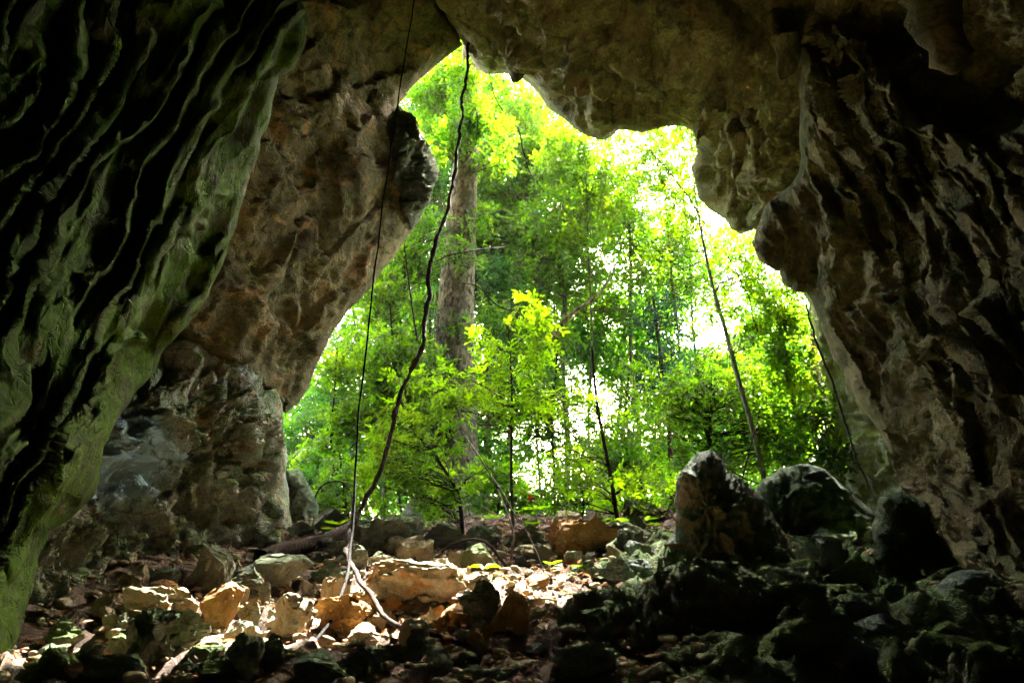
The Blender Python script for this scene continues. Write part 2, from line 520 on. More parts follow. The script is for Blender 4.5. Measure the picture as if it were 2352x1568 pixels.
def rock_sheet(name, poly, depth, mat, disp, step=6, R_px=60, R_m=1.5, thick=2.5, amp=5, seed=1, parent=None, origin=None, terrace=None):
    poly = rough_poly(poly, amp, seed)
    f = tps(depth) if not callable(depth) else depth
    x0, y0 = poly.min(0) - step; x1, y1 = poly.max(0) + step
    gx, gy = np.arange(x0, x1 + step, step), np.arange(y0, y1 + step, step)
    QX, QY = np.meshgrid(gx, gy)
    nx, ny = len(gx), len(gy)
    Q = np.stack([QX.ravel(), QY.ravel()], 1)
    d, near, ins = poly_dist(Q, poly)
    sd_ = np.where(ins, d, -d)
    keep = sd_ > -step * 1.05
    Q = np.where((~ins & keep)[:, None], near, Q)
    dd = np.where(ins, d, 0)
    k = np.clip(1 - dd / R_px, 0, 1)
    Qd = terrace(Q) if terrace else Q
    Y = np.maximum(f(Qd[:, 0], Qd[:, 1]), 2.6) + R_m * (1 - np.sqrt(np.clip(1 - k * k, 0, 1)))
    P = at(Q[:, 0], Q[:, 1], Y)
    G = P.reshape(ny, nx, 3)
    nu = np.gradient(G, axis=1); nv = np.gradient(G, axis=0)
    nrm = np.cross(nu, nv).reshape(-1, 3)
    nrm /= np.linalg.norm(nrm, axis=1)[:, None] + 1e-9
    view = np.array(CAM) - P
    s = np.sign((nrm * view).sum(1)); nrm *= np.where(s == 0, 1, s)[:, None]
    # ease normals near the rim towards the viewer so the outline stays where it was traced
    vd = view / np.linalg.norm(view, axis=1)[:, None]
    nrm = nrm * (1 - .6 * k[:, None]) + vd * (.6 * k[:, None])
    kept = np.nonzero(keep)[0]
    h = np.zeros(len(P)); h[kept] = disp(P[kept], Q[kept])
    h = h * (1 - .75 * np.clip(k, 0, 1) ** 1.5)
    Pf = P + nrm * h[:, None]
    Pb = at(Q[:, 0], Q[:, 1], Y + thick)
    idx = np.arange(nx * ny).reshape(ny, nx)
    a, b, c, e = idx[:-1, :-1].ravel(), idx[:-1, 1:].ravel(), idx[1:, 1:].ravel(), idx[1:, :-1].ravel()
    ok = keep[a] & keep[b] & keep[c] & keep[e] & (ins[a] | ins[b] | ins[c] | ins[e])
    Fq = np.stack([a, e, c, b], 1)[ok]
    E = np.concatenate([Fq[:, [0, 1]], Fq[:, [1, 2]], Fq[:, [2, 3]], Fq[:, [3, 0]]])
    key = np.sort(E, 1); key = key[:, 0] * (nx * ny) + key[:, 1]
    u, inv, cnt = np.unique(key, return_inverse=True, return_counts=True)
    Eb = E[cnt[inv] == 1]
    n0 = nx * ny
    Fb = Fq[:, ::-1] + n0
    Fs = np.stack([Eb[:, 1], Eb[:, 0], Eb[:, 0] + n0, Eb[:, 1] + n0], 1)
    V = np.vstack([Pf, Pb]); Fa = np.vstack([Fq, Fb, Fs])
    used, inv = np.unique(Fa, return_inverse=True)
    return mesh_obj(name, V[used], inv.reshape(-1, 4), mat, parent, origin=origin)

def flow_disp(ang, freq, amp, seed, fine=.05, warp=1.0, stretch=.13, rug=0.05, low=.8):
    """ridged curtains running along a slanting direction of the wall"""
    ca, sa = math.cos(ang), math.sin(ang)
    def f(P, Q):
        s = (Q[:, 0] * ca + Q[:, 1] * sa) / 100.
        t = (-Q[:, 0] * sa + Q[:, 1] * ca) / 100.
        w = fbm(np.column_stack([s * .30, t * .20, 0 * s + seed]), 3, seed)
        w2 = fbm(np.column_stack([s * .8, t * .55, 0 * s + seed + 5]), 3, seed + 3)
        q = np.column_stack([s * freq + warp * w + .16 * w2, t * freq * stretch * 1.3, 0 * s + seed * .37])
        r = ridged(q, 2, seed + 9, .45, 3.2)
        q2 = np.column_stack([s * freq * 3.1 + warp * 2.2 * w + .4 * w2, t * freq * .22, 0 * s])
        r2 = ridged(q2, 3, seed + 21, .5, 2.0)
        q3 = np.column_stack([s * freq * 5.5 + warp * 4 * w + .8 * w2, t * freq * .5, 0 * s])
        r3 = ridged(q3, 2, seed + 33, .5, 1.5)
        sz = np.clip(P[:, 1] / 10, .35, 1.4)
        return amp * sz * (r - .7) * (.5 + np.clip(.9 + w2, 0, 1.6)) + amp * .34 * sz * (r2 - .8) * (.6 + .6 * np.clip(w + .5, 0, 1.5)) + amp * .10 * r3 + low * amp * fbm(P * .35, 3, seed + 2) + fine * fbm(P * 5, 4, seed + 5) + rug * (facets(P * (1.5, 1.5, .9), seed) + .5 * facets(P * (4, 4, 2.4), seed + 1))
    return f

def curtain_disp(ang, spacing, amp, seed):
    """long wavy flowstone curtains that run together and part again"""
    ca, sa = math.cos(ang), math.sin(ang)
    def f(P, Q):
        s = Q[:, 0] * ca + Q[:, 1] * sa
        t = -Q[:, 0] * sa + Q[:, 1] * ca
        sz = np.clip(P[:, 1] / 10, .35, 1.4)
        rng = np.random.default_rng(seed)
        def rows(spacing, wob, w0):
            h = np.zeros(len(P))
            s0 = s.min()
            while s0 < s.max():
                k = rng.uniform(0, 400)
                z = np.column_stack([t / 330., 0 * t + k, 0 * t]); z2 = np.column_stack([t / 110., 0 * t + k + 50, 0 * t])
                c = s0 + wob * (1.5 * perlin(z, seed) + .45 * perlin(z2, seed + 1))
                a = np.clip(.62 + 1.1 * perlin(z * .9 + 20, seed + 2), 0, 1.25)
                w = w0 * (1 + .7 * perlin(z + 40, seed + 3))
                d = s - c
                d = np.where(d > 0, d * 1.35, d)
                h = np.maximum(h, a / (1 + (d / w) ** 2))
                s0 += spacing * rng.uniform(.55, 1.5)
            return h
        h = rows(spacing, 40, 10) + .30 * rows(spacing * .45, 26, 5)
        return sz * amp * (h - .3) + .10 * fbm(P * .5, 3, seed + 2) + .018 * fbm(P * 5, 4, seed + 5)
    return f

def terraces(ang, spacing, seed, amt=1.0, jump=.24):
    """the wall steps back along wavy slanting curtains: broad leaves facing the cave, narrow returns facing the mouth"""
    ca, sa = math.cos(ang), math.sin(ang)
    def f(Q):
        s = Q[:, 0] * ca + Q[:, 1] * sa
        t = -Q[:, 0] * sa + Q[:, 1] * ca
        w = 78 * perlin(np.column_stack([t / 340., s / 230., 0 * s + seed]), seed) + 26 * perlin(np.column_stack([t / 120., s / 110., 0 * s + seed]), seed + 1) \
            + 7 * perlin(np.column_stack([t / 40., s / 50., 0 * s]), seed + 2)
        p = (s + w) / spacing + .75 * perlin(np.column_stack([s / 170., t / 900., 0 * s + seed]), seed + 6)
        fl = np.floor(p); fr = p - fl
        hh = _hash(fl.astype(np.int64), 0 * fl.astype(np.int64), 0 * fl.astype(np.int64), seed)
        loc = .3 + .4 * (hh & np.uint32(255)) / 255.
        jw = jump * (.45 + 1.5 * np.clip(.45 + perlin(np.column_stack([t / 190., fl * 3.7, 0 * s]), seed + 8), 0, 1.3))
        e = np.clip((fr - loc) / jw + .5, 0, 1)
        st = fl + e * e * (3 - 2 * e) + .05 * (fr - .5)
        a = np.clip(.88 + .7 * perlin(np.column_stack([t / 260., s / 160., 0 * s + 9]), seed + 3), .42, 1) * amt
        d = spacing * (st - p) * a
        return Q + np.column_stack([d * ca, d * sa])
    return f

def crag_disp(amp, seed, freq=.55, fine=.05, pits=0.0, pitf=1.1, beds=0.0, bed_ang=.5, facet=1.0, stretch=1.0):
    ca, sa = math.cos(bed_ang), math.sin(bed_ang)
    def f(P, Q):
        w = P + .35 * np.column_stack([perlin(P * .8, seed), perlin(P * .8 + 7, seed), perlin(P * .8 + 13, seed)])
        w = w + .05 * np.column_stack([perlin(P * 5, seed), perlin(P * 5 + 7, seed), perlin(P * 5 + 13, seed)])
        # bedding frame: u along the beds, v across them
        u = w[:, 0] * ca - w[:, 2] * sa
        v = w[:, 0] * sa + w[:, 2] * ca
        B = np.column_stack([u / stretch, w[:, 1] / stretch, v])
        h = amp * .8 * fbm(w * freq, 4, seed, .5)
        h = h + amp * facet * (.55 * facets(B * freq * 1.7, seed + 4) + .26 * facets(B * freq * 4.1, seed + 6) + .10 * facets(B * freq * 10, seed + 7))
        r = ridged(B * freq * 2.0, 3, seed + 8)
        h = h - amp * .22 * np.clip(r - 1.45, 0, 1) * 2
        h = h + fine * fbm(P * 4.5, 5, seed + 2, .6)
        if beds:
            z = v * 1.3 + .4 * perlin(w * .6, seed)
            h = h + beds * ((z % 1) - .5) * (.6 + .6 * perlin(P * .5, seed + 3))
        if pits:
            g1, _ = worley(w * pitf, seed + 31)
            h = h - pits * np.clip(1 - g1 / .36, 0, 1) ** .6
        return h
    return f

# ---- outer rock mass with the mouth cut into its front
def build_hill():
    mouth = np.array([(560, 1330), (560, 1000), (640, 800), (780, 640), (830, 420), (820, 220), (980, 40), (1130, 60), (1300, 180),
                      (1400, 250), (1560, 210), (1720, 300), (1850, 450), (1930, 620), (2060, 760), (2200, 900), (2240, 1100), (2240, 1330)], float)
    m = []
    for a, b in zip(mouth[:-1], mouth[1:]):
        for t in np.arange(6) / 6: m.append(a + (b - a) * t)
    m.append(mouth[-1])
    m = np.array(m)
    ring0 = at(m[:, 0], m[:, 1], np.full(len(m), 23.6))
    ring0[:, 2][[0, -1]] = -4
    cx, cz = ring0[:, 0].mean(), 3.0
    th = np.linspace(math.pi * 1.12, -math.pi * .12, len(m))
    rings = [ring0]
    for rad, Y in ((22, 24.2), (34, 23), (46, 20), (54, 10), (54, -8), (44, -24), (25, -36), (6, -40), (.05, -40.5)):
        c = np.stack([cx * 0 + rad * np.cos(th), np.full(len(th), Y), cz + rad * .8 * np.sin(th)], 1)
        c[:, 2] = np.maximum(c[:, 2], -6)
        rings.append(c)
    V = np.vstack(rings)
    V[len(m):] += .8 * np.column_stack([fbm(V[len(m):] * .15, 4, 3), fbm(V[len(m):] * .15 + 9, 4, 3), fbm(V[len(m):] * .15 + 5, 4, 3)])
    n = len(m); Fq = []
    for k in range(len(rings) - 1):
        for i in range(n - 1):
            Fq.append((k * n + i, k * n + i + 1, (k + 1) * n + i + 1, (k + 1) * n + i))
    o = mesh_obj("hill", V, Fq, M['hill'])
    tag(o, kind="structure")
build_hill()

# ---- cave floor and forest ground
def grid_sheet(name, xs, ys, zf, mat):
    X, Y = np.meshgrid(xs, ys)
    V = np.stack([X.ravel(), Y.ravel(), zf(X.ravel(), Y.ravel())], 1)
    idx = np.arange(len(V)).reshape(X.shape)
    Fq = np.stack([idx[:-1, :-1].ravel(), idx[:-1, 1:].ravel(), idx[1:, 1:].ravel(), idx[1:, :-1].ravel()], 1)
    return tag(mesh_obj(name, V, Fq, mat), kind="structure")

def floor_z(x, y):
    p = np.stack([x, y, 0 * x], 1)
    m = np.clip((x - 1.3 - .6 * perlin(p * .5, 3)) / 1.2, 0, 1) * np.clip((17.5 - y) / 4, 0, 1)
    rug = .22 * (ridged(p * .7, 3, 46, .5) - .9) + .24 * facets(p * 1.15, 47) + .15 * facets(p * 2.8, 48) + .07 * facets(p * 7, 50)
    return ground(x, y) + .10 * fbm(p * 1.1, 5, 41, .6) + .05 * (ridged(p * 2.3, 3, 44) - 1) + m * (rug + .05) + (1 - m) * .12 * facets(p * 3, 49)
grid_sheet("cave_floor", np.linspace(-13, 13, 420), np.linspace(3.5, 23.2, 320), floor_z, M['soil'])
fl_ = bpy.data.objects['cave_floor'].data
fl_.materials.append(M['r_mound'])
_n = len(fl_.polygons); _c = np.zeros(_n * 3); fl_.polygons.foreach_get('center', _c); _c = _c.reshape(-1, 3)
_q = np.column_stack([_c[:, 0], _c[:, 1], 0 * _c[:, 0]])
fl_.polygons.foreach_set('material_index', ((_c[:, 0] + .8 * fbm(_q * .8, 4, 71) > 1.3) & (_c[:, 1] + 1.5 * perlin(_q * .6, 72) < 17.5)).astype(np.int32))
ys = np.concatenate([np.linspace(22.9, 60, 60), np.linspace(63, 200, 30), np.array([300, 600, 1500])])
xs = np.concatenate([[-1500, -600, -300], np.linspace(-120, 120, 121), [300, 600, 1500]])
grid_sheet("forest_ground", xs, ys, lambda x, y: ground(x, y) - .05 + .25 * fbm(np.stack([x * .3, y * .3, 0 * x], 1), 3, 5) * np.clip((y - 23) / 6, 0, 1), M['fground'])
ysb = np.linspace(-39, 3.7, 40)
grid_sheet("cave_ground", np.linspace(-40, 40, 60), ysb, lambda x, y: np.where(y > -6, ground(x, y), -1.23) - .03 + .2 * fbm(np.stack([x * .4, y * .4, 0 * x], 1), 3, 6) * (y < 3), M['soil'])

# ---- left flowstone wall
LW = [(-620, -480), (760, -420), (725, -200), (692, 0), (706, 40), (701, 105), (672, 158), (640, 178), (630, 210), (622, 265), (598, 335), (578, 405), (552, 485),
      (525, 570), (500, 630), (478, 680), (455, 715), (415, 760), (378, 800), (350, 857), (304, 913), (252, 990), (228, 1074), (220, 1131), (200, 1154), (133, 1207), (113, 1221),
      (90, 1271), (77, 1331), (67, 1388), (43, 1457), (30, 1500), (-40, 1640), (-620, 1800)]
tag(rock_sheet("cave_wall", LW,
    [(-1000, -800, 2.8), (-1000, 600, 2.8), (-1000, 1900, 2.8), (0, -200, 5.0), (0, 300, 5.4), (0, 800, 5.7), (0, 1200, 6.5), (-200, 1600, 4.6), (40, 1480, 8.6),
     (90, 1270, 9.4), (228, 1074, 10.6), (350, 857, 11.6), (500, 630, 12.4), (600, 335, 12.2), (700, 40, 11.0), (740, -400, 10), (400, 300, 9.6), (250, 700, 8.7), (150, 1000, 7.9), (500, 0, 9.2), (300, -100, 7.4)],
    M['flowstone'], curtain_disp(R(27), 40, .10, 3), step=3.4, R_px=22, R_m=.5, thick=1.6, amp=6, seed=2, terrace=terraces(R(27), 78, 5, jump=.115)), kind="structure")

# ---- great slab hanging across the upper left of the mouth
SLAB = [(430, 500), (520, -260), (1010, -260), (1002, -40), (1008, 10), (1030, 45), (1050, 75), (1063, 102), (1030, 126), (985, 166), (945, 200), (912, 246), (900, 300),
        (935, 420), (968, 500), (940, 535), (905, 590), (880, 622), (850, 660), (800, 716), (770, 752), (745, 792), (722, 850), (705, 892), (688, 918), (655, 950),
        (640, 932), (615, 905), (560, 860), (460, 800), (380, 740)]
o = rock_sheet("rock_overhang", SLAB,
    [(520, -260, 13.4), (1010, -260, 16.0), (700, 0, 14.6), (1060, 100, 20.2), (900, 150, 18.4), (760, 250, 16.2), (640, 500, 15.6), (850, 450, 18.4), (950, 480, 20.0), (560, 740, 16.4),
     (740, 700, 18.6), (690, 860, 19.6), (655, 950, 19.6), (430, 600, 14.2), (850, 0, 16.2), (1000, 0, 17.6)],
    M['slab'], crag_disp(.34, 11, .45, .05, beds=.22, bed_ang=-.85, stretch=2.6, facet=.9), step=5, R_px=26, R_m=.8, thick=2.2, amp=4, seed=5, origin=(-3, 18, 8))
tag(o, "huge slanting slab of brown rock hanging over the left side of the cave mouth", "rock overhang")

OUT = [(872, 278), (884, 258), (915, 242), (948, 268), (982, 325), (1003, 380), (1000, 418), (986, 455), (972, 495), (950, 528), (925, 520), (912, 450), (895, 385), (876, 325)]
o = rock_sheet("rock_outcrop", OUT, [(872, 300, 18.6), (915, 245, 19.4), (1003, 385, 20.4), (950, 400, 18.9), (950, 525, 20.0), (910, 450, 19.0)],
    M['outcrop'], crag_disp(.55, 14, 1.1, .14, beds=.3, bed_ang=1.1), step=3, R_px=28, R_m=.7, thick=1.4, amp=12, seed=9, origin=(-3, 19.5, 9))
tag(o, "dark mossy jagged outcrop jutting from the edge of the hanging slab", "outcrop")

# ---- mossy, pitted buttress at lower left
BUT = [(300, 880), (380, 770), (450, 720), (520, 750), (560, 795), (605, 850), (634, 888), (647, 930), (652, 1000), (656, 1080), (666, 1150), (672, 1215), (660, 1240),
       (640, 1290), (560, 1340), (420, 1360), (330, 1380), (200, 1420), (60, 1440), (-80, 1400), (40, 1150), (180, 980)]
o = rock_sheet("rock_buttress", BUT,
    [(650, 930, 18.6), (670, 1215, 17.2), (660, 1100, 17.9), (560, 1100, 16.2), (560, 1000, 16.4), (480, 1000, 15.6), (400, 1100, 14.6), (480, 1180, 14.9), (450, 780, 17.0), (560, 850, 17.6),
     (300, 1000, 13.4), (250, 1150, 12.6), (400, 1280, 13.8), (550, 1280, 15.0), (250, 1320, 11.9), (120, 1300, 10.9), (60, 1420, 9.8), (-80, 1400, 9.2), (380, 900, 15.0)],
    M['buttress'], crag_disp(.5, 21, .8, .08, pits=.5, pitf=1.05, facet=1.2), step=4.5, R_px=50, R_m=1.6, thick=2.0, amp=5, seed=13, origin=(-6, 15, 1))
tag(o, "pitted pale rock buttress with green moss and orange stains left of the rubble", "rock buttress")

# ---- ceiling
CEIL = [(960, -900), (990, -260), (1000, -60), (1006, 5), (1030, 44), (1052, 76), (1066, 106), (1080, 132), (1094, 160), (1114, 172), (1150, 170), (1185, 172), (1212, 192), (1236, 216),
        (1256, 246), (1290, 270), (1320, 296), (1346, 311), (1386, 321), (1406, 311), (1425, 296), (1446, 301), (1472, 306), (1502, 298), (1540, 290), (1575, 290), (1596, 302), (1600, 345),
        (1592, 385), (1600, 455), (1640, 488), (1664, 500), (1682, 526), (1702, 540), (1730, 528), (1760, 520), (1900, 560), (2100, 620), (3000, 500), (3000, -900)]
tag(rock_sheet("cave_ceiling", CEIL,
    [(960, -900, 7), (1000, -260, 12.5), (1010, 0, 16.5), (1066, 106, 20.0), (1150, 170, 20.0), (1250, 240, 19.8), (1386, 320, 19.2), (1500, 298, 18.6), (1590, 300, 18.2), (1600, 400, 19.6), (1665, 500, 20.4), (1735, 520, 19.8),
     (1200, 0, 15.5), (1400, 0, 14.2), (1400, 180, 16.4), (1600, 150, 15.2), (1700, 0, 13.4), (1750, 300, 16.2), (1850, 500, 16.8), (2000, 300, 14.0), (2000, 0, 11.8), (2350, 0, 9.6), (2350, 350, 10.5), (3000, 500, 6.5), (3000, -900, 4.5), (1500, -500, 9.0), (2200, -500, 7.6), (2100, 620, 15)],
    M['ceil'], crag_disp(.62, 33, .42, .07, pits=.35, pitf=.8, facet=1.2, beds=.30, bed_ang=-.3, stretch=1.8), step=6, R_px=42, R_m=1.3, thick=2.2, amp=5, seed=17), kind="structure")

# ---- right wall
RW = [(1760, 478), (1742, 515), (1730, 560), (1744, 598), (1764, 612), (1790, 622), (1800, 650), (1820, 668), (1850, 674), (1866, 695), (1882, 742), (1906, 792), (1920, 832), (1938, 880),
      (1962, 916), (1992, 960), (2020, 992), (2042, 1032), (2062, 1082), (2074, 1112), (2076, 1150), (2080, 1200), (2095, 1300), (2130, 1400), (2200, 1480), (2360, 1600), (2600, 1800), (2900, 1800), (2900, -200),
      (2500, 60), (2340, 290), (2260, 330), (2120, 280), (2010, 150), (1960, 60), (1880, 30), (1836, 90), (1828, 200), (1836, 300), (1838, 380), (1812, 430)]
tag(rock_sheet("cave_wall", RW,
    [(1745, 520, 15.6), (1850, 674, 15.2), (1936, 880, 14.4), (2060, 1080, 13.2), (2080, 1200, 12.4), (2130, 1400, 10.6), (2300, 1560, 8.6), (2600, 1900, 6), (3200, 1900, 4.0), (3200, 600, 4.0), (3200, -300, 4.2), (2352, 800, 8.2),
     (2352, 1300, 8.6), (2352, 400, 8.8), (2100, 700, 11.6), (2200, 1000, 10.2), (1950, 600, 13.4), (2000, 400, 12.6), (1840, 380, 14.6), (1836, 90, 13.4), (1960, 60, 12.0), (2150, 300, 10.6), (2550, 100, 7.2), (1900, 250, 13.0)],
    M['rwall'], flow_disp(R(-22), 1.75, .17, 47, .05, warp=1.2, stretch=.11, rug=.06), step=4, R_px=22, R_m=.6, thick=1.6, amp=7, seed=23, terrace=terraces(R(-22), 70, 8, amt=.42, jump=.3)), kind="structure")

# ---- pale rock face outside, right
PALE = [(1820, 640), (1856, 690), (1872, 760), (1884, 850), (1902, 930), (1880, 1010), (1850, 1085), (1830, 1200), (1900, 1300), (2200, 1300), (2200, 1000), (2050, 820), (1950, 660), (1880, 600)]
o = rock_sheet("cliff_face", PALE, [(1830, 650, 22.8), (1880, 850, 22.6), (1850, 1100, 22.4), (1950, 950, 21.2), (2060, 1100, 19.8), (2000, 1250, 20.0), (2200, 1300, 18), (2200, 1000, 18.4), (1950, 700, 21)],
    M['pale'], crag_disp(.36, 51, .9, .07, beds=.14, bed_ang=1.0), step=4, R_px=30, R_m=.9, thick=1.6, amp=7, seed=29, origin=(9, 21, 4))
tag(o, "pale sunlit cliff face with yellow green moss seen beyond the right wall", "cliff")

# ------------------------------------------------------------------ lumps (boulders, stalagmites) built from outlines, full round bodies
def lump(name, poly, Y, bulge, mat, disp, label, cat, step=4, amp=4, seed=1, group=None, lean=0.0):
    """closed body: the outline is its broadest section; it swells towards and away from the viewer"""
    poly = rough_poly(poly, amp, seed, 10)
    x0, y0 = poly.min(0) - step; x1, y1 = poly.max(0) + step
    gx, gy = np.arange(x0, x1 + step, step), np.arange(y0, y1 + step, step)
    QX, QY = np.meshgrid(gx, gy); nx, ny = len(gx), len(gy)
    Q = np.stack([QX.ravel(), QY.ravel()], 1)
    d, near, ins = poly_dist(Q, poly)
    keep = ins | (d < step * 1.05)
    Q = np.where((~ins)[:, None], near, Q)
    dd = np.where(ins, d, 0)
    Rr = max(dd.max() * .95, 1)
    k = np.clip(1 - dd / Rr, 0, 1)
    h = bulge * np.sqrt(np.clip(1 - k ** 2.2, 0, 1))
    yy = (Q[:, 1] - y1) / (y1 - y0)
    Yf = Y - h - lean * yy
    Yb = Y + h - lean * yy
    Pf, Pb = at(Q[:, 0], Q[:, 1], Yf), at(Q[:, 0], Q[:, 1], Yb)
    G = Pf.reshape(ny, nx, 3)
    nrm = np.cross(np.gradient(G, axis=1), np.gradient(G, axis=0)).reshape(-1, 3)
    nrm /= np.linalg.norm(nrm, axis=1)[:, None] + 1e-9
    s = np.sign((nrm * (np.array(CAM) - Pf)).sum(1)); nrm *= np.where(s == 0, 1, s)[:, None]
    mid = (1 - k)[:, None]
    nrm = nrm * np.sqrt(mid) + 0
    kk = np.nonzero(keep)[0]
    hh = np.zeros(len(Q)); hh[kk] = disp(Pf[kk], Q[kk])
    Pf = Pf + nrm * hh[:, None]
    idx = np.arange(nx * ny).reshape(ny, nx)
    a, b, c, e = idx[:-1, :-1].ravel(), idx[:-1, 1:].ravel(), idx[1:, 1:].ravel(), idx[1:, :-1].ravel()
    ok = keep[a] & keep[b] & keep[c] & keep[e] & (ins[a] | ins[b] | ins[c] | ins[e])
    Fq = np.stack([a, e, c, b], 1)[ok]
    E = np.concatenate([Fq[:, [0, 1]], Fq[:, [1, 2]], Fq[:, [2, 3]], Fq[:, [3, 0]]])
    key = np.sort(E, 1); key = key[:, 0] * (nx * ny) + key[:, 1]
    u, inv, cnt = np.unique(key, return_inverse=True, return_counts=True)
    Eb = E[cnt[inv] == 1]; n0 = nx * ny
    Fa = np.vstack([Fq, Fq[:, ::-1] + n0, np.stack([Eb[:, 1], Eb[:, 0], Eb[:, 0] + n0, Eb[:, 1] + n0], 1)])
    V = np.vstack([Pf, Pb])
    used, inv = np.unique(Fa, return_inverse=True)
    org = at(poly[:, 0].mean(), y1, Y)
    return tag(mesh_obj(name, V[used], inv.reshape(-1, 4), mat, origin=org), label, cat, group)

lump("stalagmite", [(1530, 1350), (1545, 1270), (1520, 1250), (1535, 1235), (1552, 1210), (1548, 1150), (1556, 1095), (1578, 1062), (1602, 1040), (1636, 1034), (1660, 1048), (1672, 1084), (1720, 1106), (1750, 1140),
     (1775, 1180), (1805, 1225), (1825, 1280), (1845, 1350)], 13.4, .85, M['stalagmite'], flow_disp(R(3), 2.6, .13, 61, .05, warp=.7, stretch=.3, rug=.12),
     "tall brown ribbed stalagmite with a rounded top at the right of the rubble", "stalagmite", step=3, amp=5, seed=31)
lump("boulder", [(1700, 1300), (1722, 1140), (1750, 1100), (1795, 1073), (1850, 1064), (1892, 1075), (1925, 1102), (1965, 1142), (2020, 1182), (2040, 1300)], 16.4, 1.1, M['r_green'],
     crag_disp(.30, 63, 1.0, .09, facet=1.3), "large dark moss covered boulder behind the stalagmite, below the pale cliff", "boulder", step=4, amp=4, seed=33)
lump("boulder", [(1160, 1720), (1215, 1470), (1262, 1420), (1330, 1372), (1400, 1352), (1480, 1334), (1535, 1300), (1600, 1288), (1690, 1290), (1756, 1330), (1792, 1400), (1800, 1500), (1780, 1720)], 9.6, 1.25, M['r_mound'],
     crag_disp(.5, 65, 1.3, .15, pits=.3, pitf=1.6, facet=1.5), "broad lumpy dark rock mound in front of the stalagmite", "rock mound", step=4, amp=8, seed=35)
lump("boulder", [(1560, 1720), (1590, 1560), (1625, 1528), (1690, 1492), (1745, 1470), (1780, 1440), (1815, 1440), (1830, 1500), (1800, 1570), (1800, 1720)], 7.5, .5, M['r_moss'],
     crag_disp(.14, 67, 1.6, .05), "green moss topped rock shelf at the bottom edge of the photo", "rock", step=4, amp=5, seed=37)
lump("boulder", [(2000, 1400), (2005, 1200), (2020, 1140), (2070, 1128), (2130, 1150), (2160, 1230), (2180, 1420)], 12.0, .8, M['r_green'],
     crag_disp(.22, 69, 1.3, .07), "dark upright rock block at the foot of the right cave wall", "rock", step=4, amp=6, seed=39)
lump("boulder", [(2140, 1420), (2150, 1350), (2180, 1318), (2230, 1305), (2290, 1318), (2350, 1350), (2390, 1420)], 9.4, .6, M['r_blue'],
     crag_disp(.10, 71, 1.6, .05), "rounded blue grey boulder low against the right cave wall", "boulder", step=4, amp=4, seed=41)
lump("boulder", [(655, 1240), (648, 1150), (660, 1080), (690, 1075), (712, 1110), (728, 1150), (735, 1230)], 20.6, .6, M['r_dark'],
     crag_disp(.2, 73, 1.2, .07), "dark mossy rock standing beside the outer edge of the pitted buttress", "rock", step=3, amp=5, seed=43)

# hanging stalactites
def stalactite(pts, mat, label, name="stalactite", seed=0):
    p0 = pts[0]; pts = [(p0[0] + .1 * p0[3], p0[1] - .5 * p0[3], p0[2] + 1.6, p0[3] * 1.5)] + pts
    path = spline([(*at(px, py, Y), w * mpp(py, Y) / 2) for px, py, Y, w in pts], .12)
    V, Fq = tube_geo(path, 20, .5, 2.2, seed)
    V = V + .05 * np.column_stack([fbm(V * (5, 5, 2), 4, seed), fbm(V * (5, 5, 2) + 4, 4, seed), 0 * V[:, 0]])
    n = len(V)
    V = np.vstack([V, path[-1, :3] + (0, 0, -.05)])
    caps = [tuple(q) for q in Fq.tolist()] + [(n - 20 + j, n - 20 + (j + 1) % 20, n) for j in range(20)]
    return tag(mesh_obj(name, V, caps, mat, origin=path[0, :3]), label, "stalactite")
stalactite([(1200, 20, 17.5, 90), (1196, 80, 18.2, 66), (1190, 130, 18.8, 50), (1186, 165, 19.0, 44), (1184, 184, 19.0, 18)], M['slab'], "stubby dark stalactite hanging from the lip near the narrow top of the mouth", seed=1)
stalactite([(1640, 230, 16.2, 50), (1622, 270, 16.6, 26), (1606, 305, 16.8, 18), (1600, 330, 16.9, 8)], M['ceil'], "thin curved stalactite at the right corner of the ceiling lip", seed=2)
stalactite([(1690, 300, 16.6, 40), (1692, 350, 16.9, 26), (1690, 390, 17.0, 22), (1686, 412, 17.0, 8)], M['ceil'], "short pale stalactite above the bright gap at the right", seed=3)
stalactite([(1726, 270, 16.0, 36), (1736, 330, 16.2, 18), (1738, 380, 16.4, 24), (1736, 400, 16.4, 10)], M['ceil'], "slim brown stalactite beside the ribbed column on the right", seed=4)
stalactite([(2090, -120, 9.4, 130), (2130, -20, 9.4, 100), (2165, 80, 9.5, 84), (2185, 135, 9.6, 70), (2192, 165, 9.7, 24)], M['slab'], "thick reddish brown stalactite hanging at the upper right", seed=5)
stalactite([(1800, 60, 13.4, 70), (1806, 110, 13.4, 56), (1804, 150, 13.5, 46), (1796, 180, 13.6, 16)], M['rwall'], "dark rounded stalactite at the top of the ribbed column", seed=6)

# ------------------------------------------------------------------ rocks
def ico(sub):
    import bmesh
    bm = bmesh.new()
    bmesh.ops.create_icosphere(bm, subdivisions=sub, radius=1)
    V = np.array([v.co[:] for v in bm.verts]); Fq = np.array([[v.index for v in f.verts] for f in bm.faces])
    bm.free()
    return V, Fq
ICO5, ICO4, ICO2 = ico(5), ico(4), ico(2)

